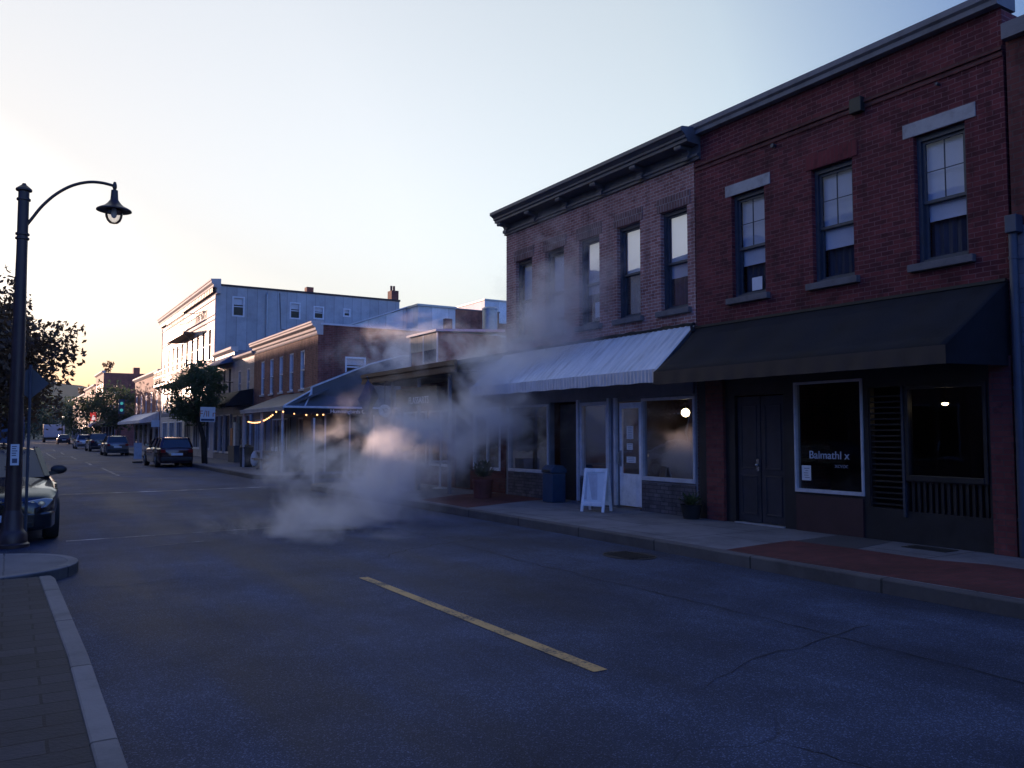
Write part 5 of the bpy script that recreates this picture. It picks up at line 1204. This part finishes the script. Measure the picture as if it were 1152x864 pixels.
# ------------------------------------------------------------------ vehicles
def lerp_tab(tab, y):
    if y <= tab[0][0]: return tab[0][1]
    for (a, va), (b, vb) in zip(tab, tab[1:]):
        if y <= b: return va + (vb - va) * (y - a) / (b - a)
    return tab[-1][1]
def make_car(name, label, cat, loc, yaw, paintm, kind='sedan', L=4.45, W=1.74, H=1.43, group=None, detail=False):
    t = thing(name, label, cat, loc, group, local=True); t.rotation_euler = (0, 0, yaw)
    h = L / 2; hw0 = W / 2
    shoulder = {'sedan': [(-h, .78), (-h + .12, .90), (-h + .7, .94), (-.9, .95), (.8, .93), (h - .5, .80), (h - .12, .70), (h, .58)],
                'wagon': [(-h, .80), (-h + .08, .93), (-.9, .95), (.8, .93), (h - .5, .80), (h - .12, .70), (h, .58)],
                'pickup': [(-h, .95), (-h + .05, 1.05), (-.6, 1.06), (.8, 1.02), (h - .5, .98), (h - .1, .92), (h, .75)]}[kind]
    halfw = [(-h, .80), (-h + .1, .92), (-h + .45, .99), (-.5, 1.0), (.6, 1.0), (h - .6, .98), (h - .25, .90), (h - .06, .76), (h, .62)]
    wc = (h - .86, -h + .82); wr = .325 if kind != 'pickup' else .37; ar = wr + .055
    ys = sorted({-h, -h + .05, -h + .12, -h + .3, -.5, -.2, 0, .3, .6, .9, h - .5, h - .3, h - .18, h - .09, h - .03, h} | {c + s for c in wc for s in [ar * math.cos(R(a)) for a in (0, 8, 25, 45, 65, 90, 115, 135, 155, 172, 180)]})
    mb = MB(); rows = []
    for y in ys:
        zs = lerp_tab(shoulder, y); hw = hw0 * lerp_tab(halfw, y); zb = .21 + (.12 if abs(y) > h - .04 else 0); arch = 0
        for c in wc:
            if abs(y - c) <= ar + 1e-6: arch = math.sqrt(max(0, ar * ar - (y - c) ** 2)); zb = max(zb, wr + arch)
        zm = zb + (zs - zb) * .45; rows.append([])
        half = [(.0, zb), (hw * .80, zb), (hw * .97, zb + .02), (hw, zm), (hw * .985, zs - .14 * (zs - zb)), (hw * .95, zs - .04), (hw * .88, zs), (hw * .45, zs + .028), (0, zs + .036)]
        prof_ = half + [(-x, z) for x, z in half[-2:0:-1]]
        for x, z in prof_: rows[-1].append(mb.bm.verts.new((x, y, z)))
    for a, b in zip(rows, rows[1:]):
        n = len(a)
        for k in range(n): mb.bm.faces.new([a[k], a[(k + 1) % n], b[(k + 1) % n], b[k]])
    mb.bm.faces.new(rows[0]); mb.bm.faces.new(rows[-1][::-1])
    # cabin: base and roof corners
    g = {'sedan': (.88, .12, -1.0, -1.62), 'wagon': (.88, .15, -h + .32, -h + .10), 'pickup': (.75, .2, -.45, -.62)}[kind]
    zb_ = lerp_tab(shoulder, 0) + .0; bwid, rwid = hw0 * .88, hw0 * .70
    B = [(bwid * .94, g[0]), (bwid * .97, g[3])]; T = [(rwid * .96, g[1]), (rwid * .97, g[2])]
    zf, zr = lerp_tab(shoulder, g[0]) + .02, lerp_tab(shoulder, g[3]) + .01
    cor_b = {(s, i): Vector((s * B[i][0], B[i][1], (zf, zr)[i])) for s in (1, -1) for i in (0, 1)}
    cor_t = {(s, i): Vector((s * T[i][0], T[i][1], H - .05)) for s in (1, -1) for i in (0, 1)}
    # roof skin, gently domed
    rr_ = []
    for f in (-.04, .0, .12, .35, .65, .88, 1.0, 1.03):
        y = T[0][1] + (T[1][1] - T[0][1]) * f; dz = -.05 * (abs(f - .5) * 2) ** 3
        rr_.append([mb.bm.verts.new((x * rwid, y, H - .005 + dz - .055 * abs(x) ** 2.6 - (.012 if f in (-.04, 1.03) else 0))) for x in (-1.04, -1, -.7, -.35, 0, .35, .7, 1, 1.04)])
    for a, b in zip(rr_, rr_[1:]):
        for k in range(8): mb.bm.faces.new([a[k], a[k + 1], b[k + 1], b[k]])
    for s in (1, -1):
        for i in (0, 1): mb.bar(cor_b[(s, i)], cor_t[(s, i)] + Vector((0, 0, .01)), .075, .05)
        mid_b = cor_b[(s, 0)].lerp(cor_b[(s, 1)], .5 if kind != 'wagon' else .42); mid_t = cor_t[(s, 0)].lerp(cor_t[(s, 1)], .42 if kind != 'wagon' else .33)
        if kind != 'pickup': mb.bar(mid_b, mid_t, .07, .045)
        if kind == 'wagon': mb.bar(cor_b[(s, 0)].lerp(cor_b[(s, 1)], .74), cor_t[(s, 0)].lerp(cor_t[(s, 1)], .70), .08, .045)
        mb.bar(cor_t[(s, 0)], cor_t[(s, 1)], .06, .05)
    body = mb.build('body', M[paintm], t, smooth=True)
    def pane(nm, a, b, c, d):
        m_ = MB(); m_.quad(a, b, c, d); return m_.build(nm, M['car_glass'], t)
    pane('windscreen', cor_b[(1, 0)], cor_b[(-1, 0)], cor_t[(-1, 0)], cor_t[(1, 0)])
    pane('rear_window', cor_b[(1, 1)], cor_b[(-1, 1)], cor_t[(-1, 1)], cor_t[(1, 1)])
    for s in (1, -1): pane('side_window', cor_b[(s, 0)], cor_b[(s, 1)], cor_t[(s, 1)], cor_t[(s, 0)])
    if kind == 'pickup':
        MB().box(-hw0 * .8, hw0 * .8, -h + .12, -.75, 1.062, 1.085).build('bed_cover', M['rubber'], t)
    for c in wc:
        for s in (1, -1):
            x0, x1 = s * (hw0 - .21), s * (hw0 + .005)
            m_ = MB().lathe([(wr * .62, x0), (wr * .92, x0), (wr, x0 + s * .03), (wr, x1 - s * .03), (wr * .93, x1), (wr * .64, x1)], (0, c, wr), 26, 'x', cap=False)
            wh = m_.build('wheel', M['rubber'], t, smooth=True)
            m_ = MB().lathe([(wr * .66, x1 - s * .004), (wr * .6, x1 - s * .03), (wr * .2, x1 - s * .012), (.0, x1 - s * .008)], (0, c, wr), 20, 'x', cap=False)
            for k in range(5):
                a = 2 * PI * k / 5; m_.bar((x1 - s * .012, c, wr), (x1 - s * .02, c + wr * .6 * math.cos(a), wr + wr * .6 * math.sin(a)), .05, .02)
            m_.build('rim', M['hubcap'], wh)
    zf_ = lerp_tab(shoulder, h - .1)
    hwf = hw0 * .80
    for s in (1, -1):
        m_ = MB(); a = s * hwf
        m_.prism([(s * .40, zf_ - .16), (a * .97, zf_ - .13), (a * 1.10, zf_ - .015), (a * .95, zf_ + .005), (s * .42, zf_ - .035)], 'y', h - .30, h - .045); hl = m_.build('headlight', M['lens'], t, bevel=.01)
        if detail:
            for q in (.50, .62): MB().lathe([(.0, h - .041), (.045, h - .043), (.05, h - .038), (.055, h - .05)], (s * q, 0, zf_ - .085), 14, 'y', cap=False).build('bulb_bowl', M['chrome'], hl)
        zt = lerp_tab(shoulder, -h + .1)
        MB().box(s * hw0 * .62, s * hw0 * .87, -h - .012, -h + .10, zt - .22, zt - .06).build('taillight', M['red_lens'], t, bevel=.01)
        mp_ = Vector((s * (hw0 + .0), g[0] - .18, zb_ + .04))
        m_ = MB(); m_.ball(mp_ + Vector((s * .02, 0, .07)), .115, 2, (1.1, .5, .68)); m_.bar(mp_ + Vector((-s * .16, 0, .0)), mp_ + Vector((s * .0, 0, .03)), .08, .07); mm = m_.build('mirror', M['black_paint'], t, smooth=True)
        m_ = MB(); m_.quad(*[mp_ + Vector((s * .02 + dx, -.056, .07 + dz)) for dx, dz in ((-.08, -.035), (.08, -.035), (.08, .035), (-.08, .035))]); m_.build('mirror_glass', M['chrome'], mm)
        for yy in (.1, -.85): MB().box(s * (hw0 - .004), s * (hw0 + .018), yy - .08, yy + .08, .80, .83).build('door_handle', M['black_paint'], t, bevel=.006)
    m_ = MB()
    for k in range(5): m_.box(-.38, .38, h - .06, h - .012, zf_ - .15 + k * .027, zf_ - .138 + k * .027)
    m_.build('grille', M['chrome'], t); 
    fb_ = MB().prism([(-hw0 * .93, h - .34), (-hw0 * .86, h - .09), (-hw0 * .6, h + .005), (0, h + .03), (hw0 * .6, h + .005), (hw0 * .86, h - .09), (hw0 * .93, h - .34)], 'z', .25, .48).build('bumper', M[paintm] if detail else M['black_paint'], t, bevel=.03)
    MB().box(-hw0 * .86, hw0 * .86, -h - .05, -h + .06, .32, .50).build('bumper', M['black_paint'], t, bevel=.03)
    MB().box(-.26, .26, -h - .028, -h - .012, .58, .69).build('number_plate', M['sticker'], t)
    MB().box(-.26, .26, h + .028, h + .036, .36, .46).build('number_plate', M['sticker'], t)
    if detail:
        m_ = MB(); m_.box(-.5, .5, h + .0, h + .032, .27, .335)
        m_.build('air_intake', M['rubber'], t)
        for s in (-1, 1):
            m_ = MB(); a = cor_b[(1, 0)].lerp(cor_b[(-1, 0)], .5 + s * .25); b = a.lerp(cor_t[(1, 0)].lerp(cor_t[(-1, 0)], .5 + s * .05), .35); off = Vector((0, .02, .02))
            m_.bar(a + off, b + off + Vector((s * .12, 0, 0)), .014, .014); m_.build('wiper', M['rubber'], t)
        MB().box(-.12, .12, h - .02, h + .004, zf_ - .04, zf_ - .015).build('badge', M['chrome'], t)
    return t
G = 'cars parked along the kerbs'
make_car('parked_car', 'black sedan parked nose-on behind the street lamp at left', 'car', (-.17, 16.35, 0), PI, 'car_black', 'sedan', 4.5, 1.76, 1.42, G, True)
make_car('parked_car', 'grey sedan parked behind the black sedan on the left', 'car', (-.35, 22.3, 0), PI, 'car_silver', 'sedan', 4.4, 1.74, 1.42, G)
make_car('parked_car', 'dark maroon station wagon parked at right with sunlit left flank', 'car', (6.83, 44.4, 0), R(2), 'car_brown', 'wagon', 4.5, 1.66, 1.46, G)
make_car('parked_car', 'dark grey small hatchback parked ahead of the barricade on the right', 'car', (6.75, 68.0, 0), R(1), 'car_grey', 'wagon', 4.0, 1.6, 1.46, G)
make_car('parked_car', 'dark pickup with low covered bed between the two hatchbacks', 'car', (7.0, 84, 0), R(1), 'car_dark', 'pickup', 4.9, 1.8, 1.62, G)
make_car('parked_car', 'silver hatchback, furthest clear car on the right', 'car', (6.75, 98, 0), R(1), 'car_silver', 'wagon', 4.1, 1.68, 1.5, G)
make_car('parked_car', 'tiny dark car near the box truck at the end of the street', 'car', (7.0, 140, 0), 0, 'car_dark', 'sedan', 4.3, 1.7, 1.45, G)
vn = thing('blue_van', 'tall dark blue box van parked on the left past the lamp', 'van', (-.05, 62, 0))
MB().box(-1.0, .85, 59.5, 63.4, .5, 2.65).build('body', M['blue_awn'], vn, bevel=.08); MB().prism([(63.42, .5), (65, .5), (65.05, 1.2), (64.4, 1.9), (63.42, 2.1)], 'x', -.98, .83).build('cab', M['blue_awn'], vn, bevel=.05)
for y in (60.2, 64.2):
    for x in (-.9, .62): MB().lathe([(.0, x), (.36, x), (.38, x + .05), (.38, x + .17), (.36, x + .22), (.0, x + .22)], (0, y, .38), 20, 'x', cap=False).build('wheel', M['rubber'], vn)
tr = thing('box_truck', 'white box truck seen from behind at the far end of the street', 'truck', (6.6, 165, 0))
MB().box(5.2, 8.4, 164, 170, .9, 3.1).build('box', M['van_white'], tr, bevel=.05); MB().box(5.4, 8.2, 170.1, 172, .6, 2.6).build('cab', M['van_white'], tr, bevel=.1); MB().box(5.3, 8.3, 163.9, 164.0, .5, .85).build('bumper', M['rubber'], tr)
for y in (165.5, 171):
    for x in (5.25, 8.0): MB().lathe([(.0, x), (.45, x), (.47, x + .06), (.47, x + .24), (.45, x + .3), (.0, x + .3)], (0, y, .47), 18, 'x', cap=False).build('wheel', M['rubber'], tr)

# ------------------------------------------------------------------ steam from the manhole
def steam_mat():
    m, nt, out = newmat('steam_vapour'); L = nt.links.new
    geo = N(nt, 'ShaderNodeNewGeometry'); P = geo.outputs['Position']
    blobs = STEAM
    tot = None
    for (c, r, a) in blobs:
        mp = N(nt, 'ShaderNodeVectorMath', operation='SUBTRACT'); L(P, mp.inputs[0]); mp.inputs[1].default_value = c
        dv = N(nt, 'ShaderNodeVectorMath', operation='DIVIDE'); L(mp.outputs[0], dv.inputs[0]); dv.inputs[1].default_value = r
        ln = N(nt, 'ShaderNodeVectorMath', operation='LENGTH'); L(dv.outputs[0], ln.inputs[0])
        mr = N(nt, 'ShaderNodeMapRange', interpolation_type='SMOOTHSTEP'); mr.inputs['From Min'].default_value = 1.0; mr.inputs['From Max'].default_value = .05; mr.inputs['To Min'].default_value = 0; mr.inputs['To Max'].default_value = a
        L(ln.outputs['Value'], mr.inputs[0])
        if tot is None: tot = mr.outputs[0]
        else:
            ad = N(nt, 'ShaderNodeMath', operation='ADD'); L(tot, ad.inputs[0]); L(mr.outputs[0], ad.inputs[1]); tot = ad.outputs[0]
    mp = N(nt, 'ShaderNodeMapping'); mp.inputs['Scale'].default_value = (1.0, .7, 1.15); mp.inputs['Rotation'].default_value = (0, R(-35), 0); L(P, mp.inputs['Vector'])
    no = N(nt, 'ShaderNodeTexNoise', i_Scale=.62, i_Detail=8.0, i_Roughness=.58, i_Distortion=1.3); L(mp.outputs[0], no.inputs['Vector'])
    n2 = N(nt, 'ShaderNodeTexNoise', i_Scale=2.1, i_Detail=6.0, i_Roughness=.6, i_Distortion=.8); L(mp.outputs[0], n2.inputs['Vector'])
    # the noise tears the plume into wisps
    sb = N(nt, 'ShaderNodeMath', operation='MULTIPLY_ADD'); L(no.outputs['Fac'], sb.inputs[0]); sb.inputs[1].default_value = 5.4; sb.inputs[2].default_value = -4.18
    sb2 = N(nt, 'ShaderNodeMath', operation='MULTIPLY_ADD'); L(n2.outputs['Fac'], sb2.inputs[0]); sb2.inputs[1].default_value = 2.5; L(sb.outputs[0], sb2.inputs[2])
    a2 = N(nt, 'ShaderNodeMath', operation='MULTIPLY_ADD'); L(tot, a2.inputs[0]); a2.inputs[1].default_value = .75; L(sb2.outputs[0], a2.inputs[2])
    cl = N(nt, 'ShaderNodeMath', operation='MAXIMUM'); L(a2.outputs[0], cl.inputs[0]); cl.inputs[1].default_value = 0
    mu = N(nt, 'ShaderNodeMath', operation='MULTIPLY'); L(cl.outputs[0], mu.inputs[0]); L(tot, mu.inputs[1])
    de = N(nt, 'ShaderNodeMath', operation='MULTIPLY'); L(mu.outputs[0], de.inputs[0]); de.inputs[1].default_value = STEAM_DENSITY
    v = N(nt, 'ShaderNodeVolumePrincipled'); v.inputs['Color'].default_value = (.93, .95, 1.0, 1); v.inputs['Anisotropy'].default_value = .5
    L(de.outputs[0], v.inputs['Density']); L(v.outputs[0], out.inputs['Volume'])
    return m
STEAM_DENSITY = 2.4
STEAM = [((4.5, 13.5, .1), (2.7, 2.7, .75), .74), ((5.9, 15.4, .8), (2.2, 2.8, 1.3), .8), ((8.0, 17.4, 1.45), (2.6, 3.6, 1.65), 1.0),
         ((9.5, 16.0, 2.3), (1.3, 2.8, 1.8), .9), ((10.2, 18.6, 3.5), (2.4, 3.2, 1.5), .65), ((9.9, 14.9, 4.4), (.9, 3.7, 2.4), .92), ((12.2, 26, 4.4), (3.8, 5.0, 1.5), .6), ((7.2, 22.3, .8), (2.4, 4.0, 1.15), .55)]
mb = MB()
hullpts = []
for (c, r, a) in STEAM:
    for i in range(60):
        u = random.uniform(-1, 1); th = random.uniform(0, 2 * PI); s = math.sqrt(1 - u * u)
        hullpts.append((c[0] + r[0] * s * math.cos(th) * 1.02, c[1] + r[1] * s * math.sin(th) * 1.02, max(.02, c[2] + r[2] * u * 1.02)))
vs = [mb.bm.verts.new(p) for p in hullpts]
res = bmesh.ops.convex_hull(mb.bm, input=vs)
bmesh.ops.delete(mb.bm, geom=list({v for v in mb.bm.verts if not v.link_faces}), context='VERTS')
stm = mb.build('steam', steam_mat()); tag(stm, 'pale lilac steam drifting from the road manhole across the pavement', 'steam', kind='stuff')
stm.data.materials[0].volume_intersection_method if False else None
try: stm.data.materials[0].cycles.volume_step_rate = .35
except Exception: pass

# ------------------------------------------------------------------ thin evening haze down the street
hm, hnt, hout = newmat('haze_air')
hv = N(hnt, 'ShaderNodeVolumePrincipled'); hv.inputs['Color'].default_value = (.85, .9, 1, 1); hv.inputs['Density'].default_value = .00012; hv.inputs['Anisotropy'].default_value = .2
hnt.links.new(hv.outputs[0], hout.inputs['Volume'])
hz = MB().box(-520, 520, -40, 640, -1.2, 32).build('haze', hm); hz['kind'] = 'stuff'
hz['label'] = 'thin lilac evening haze down the street'; hz['category'] = 'haze'

# ------------------------------------------------------------------ light, sky, camera
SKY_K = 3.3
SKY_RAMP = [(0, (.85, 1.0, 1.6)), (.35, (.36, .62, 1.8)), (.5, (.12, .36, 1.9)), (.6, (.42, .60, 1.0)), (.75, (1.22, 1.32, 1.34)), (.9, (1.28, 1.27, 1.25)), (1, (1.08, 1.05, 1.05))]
SUN_EL, SUN_AZ = 4.2, -10.5          # degrees above the horizon; left of the street's end
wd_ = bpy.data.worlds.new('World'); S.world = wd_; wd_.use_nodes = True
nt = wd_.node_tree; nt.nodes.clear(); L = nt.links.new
sky = nt.nodes.new('ShaderNodeTexSky'); sky.sky_type = 'NISHITA'; sky.sun_disc = False; sky.sun_elevation = R(SUN_EL); sky.sun_rotation = R(SUN_AZ)
sky.air_density = 1.0; sky.dust_density = 1.2; sky.ozone_density = 2.5; sky.altitude = 100
bg = nt.nodes.new('ShaderNodeBackground'); bg.inputs[1].default_value = .15
wo = nt.nodes.new('ShaderNodeOutputWorld')
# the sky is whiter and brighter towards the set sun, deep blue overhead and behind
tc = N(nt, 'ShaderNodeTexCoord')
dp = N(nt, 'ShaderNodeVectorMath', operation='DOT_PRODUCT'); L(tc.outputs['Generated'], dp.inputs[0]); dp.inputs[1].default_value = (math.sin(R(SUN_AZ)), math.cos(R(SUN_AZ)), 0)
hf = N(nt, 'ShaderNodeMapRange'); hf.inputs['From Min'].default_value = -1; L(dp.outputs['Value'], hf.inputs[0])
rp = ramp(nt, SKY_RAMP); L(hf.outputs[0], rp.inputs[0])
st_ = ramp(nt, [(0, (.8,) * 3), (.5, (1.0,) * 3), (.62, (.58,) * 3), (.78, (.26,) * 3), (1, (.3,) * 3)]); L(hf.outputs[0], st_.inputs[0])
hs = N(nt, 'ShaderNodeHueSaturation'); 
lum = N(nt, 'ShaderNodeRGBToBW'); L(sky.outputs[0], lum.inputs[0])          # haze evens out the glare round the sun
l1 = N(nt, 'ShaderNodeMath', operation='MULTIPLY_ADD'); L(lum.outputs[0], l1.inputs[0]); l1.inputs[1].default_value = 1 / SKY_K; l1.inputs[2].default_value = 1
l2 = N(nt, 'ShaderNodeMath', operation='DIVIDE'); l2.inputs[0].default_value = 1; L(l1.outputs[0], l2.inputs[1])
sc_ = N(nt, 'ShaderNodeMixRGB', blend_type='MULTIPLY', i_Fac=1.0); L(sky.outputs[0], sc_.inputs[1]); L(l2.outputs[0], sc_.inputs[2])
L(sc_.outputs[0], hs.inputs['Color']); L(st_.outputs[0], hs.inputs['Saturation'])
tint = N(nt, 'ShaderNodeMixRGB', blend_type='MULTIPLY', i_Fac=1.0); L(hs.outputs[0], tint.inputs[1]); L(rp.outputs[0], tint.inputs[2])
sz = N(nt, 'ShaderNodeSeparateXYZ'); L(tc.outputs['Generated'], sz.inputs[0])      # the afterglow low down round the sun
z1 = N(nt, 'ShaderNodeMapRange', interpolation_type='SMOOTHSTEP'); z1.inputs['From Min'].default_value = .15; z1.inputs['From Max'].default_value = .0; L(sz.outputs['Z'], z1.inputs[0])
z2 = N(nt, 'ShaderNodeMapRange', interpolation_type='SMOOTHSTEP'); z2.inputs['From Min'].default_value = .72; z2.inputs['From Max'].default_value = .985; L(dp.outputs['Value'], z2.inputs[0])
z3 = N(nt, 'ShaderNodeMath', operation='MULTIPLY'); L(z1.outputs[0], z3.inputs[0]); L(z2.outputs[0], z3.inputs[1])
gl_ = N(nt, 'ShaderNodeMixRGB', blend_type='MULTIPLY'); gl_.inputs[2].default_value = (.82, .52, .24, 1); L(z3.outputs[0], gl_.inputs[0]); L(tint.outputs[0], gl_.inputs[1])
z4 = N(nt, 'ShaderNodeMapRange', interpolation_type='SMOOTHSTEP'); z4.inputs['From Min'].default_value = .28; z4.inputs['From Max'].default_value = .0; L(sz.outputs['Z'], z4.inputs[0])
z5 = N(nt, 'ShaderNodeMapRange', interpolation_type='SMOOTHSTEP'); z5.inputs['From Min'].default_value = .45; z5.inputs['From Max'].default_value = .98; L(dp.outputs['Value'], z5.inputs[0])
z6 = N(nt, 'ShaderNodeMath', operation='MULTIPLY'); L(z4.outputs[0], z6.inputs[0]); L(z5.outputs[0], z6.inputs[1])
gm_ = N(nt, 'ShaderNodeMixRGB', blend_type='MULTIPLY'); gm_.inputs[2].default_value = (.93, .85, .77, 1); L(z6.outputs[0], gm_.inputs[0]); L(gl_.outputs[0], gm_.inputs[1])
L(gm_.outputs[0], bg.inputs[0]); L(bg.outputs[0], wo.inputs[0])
sd = bpy.data.lights.new('sun', 'SUN'); sd.energy = 2.9; sd.angle = R(.5); sd.color = (1.0, .64, .48)
so_ = bpy.data.objects.new('sun', sd); COL.objects.link(so_)
d = Vector((math.sin(R(SUN_AZ)) * math.cos(R(SUN_EL)), math.cos(R(SUN_AZ)) * math.cos(R(SUN_EL)), math.sin(R(SUN_EL))))
so_.rotation_euler = d.to_track_quat('Z', 'Y').to_euler(); so_.location = (-20, 60, 30)

cd = bpy.data.cameras.new('camera'); cd.sensor_width = 36; cd.lens = 930 / 1152 * 36; cd.clip_end = 4000; cd.clip_start = .05
co_ = bpy.data.objects.new('camera', cd); COL.objects.link(co_); co_.location = (0, 0, 1.65)
co_.rotation_euler = (R(90 + 3.39), 0, R(-31.3)); S.camera = co_

S.render.engine = 'CYCLES'
S.cycles.use_denoising = True
S.cycles.max_bounces = 8; S.cycles.diffuse_bounces = 3; S.cycles.glossy_bounces = 3; S.cycles.transparent_max_bounces = 12; S.cycles.volume_bounces = 4; S.cycles.transmission_bounces = 4
S.cycles.volume_max_steps = 256
S.cycles.sample_clamp_indirect = 6
S.view_settings.view_transform = 'Standard'; S.view_settings.look = 'None'; S.view_settings.gamma = 1; S.view_settings.exposure = 1.75
S.view_settings.use_curve_mapping = False
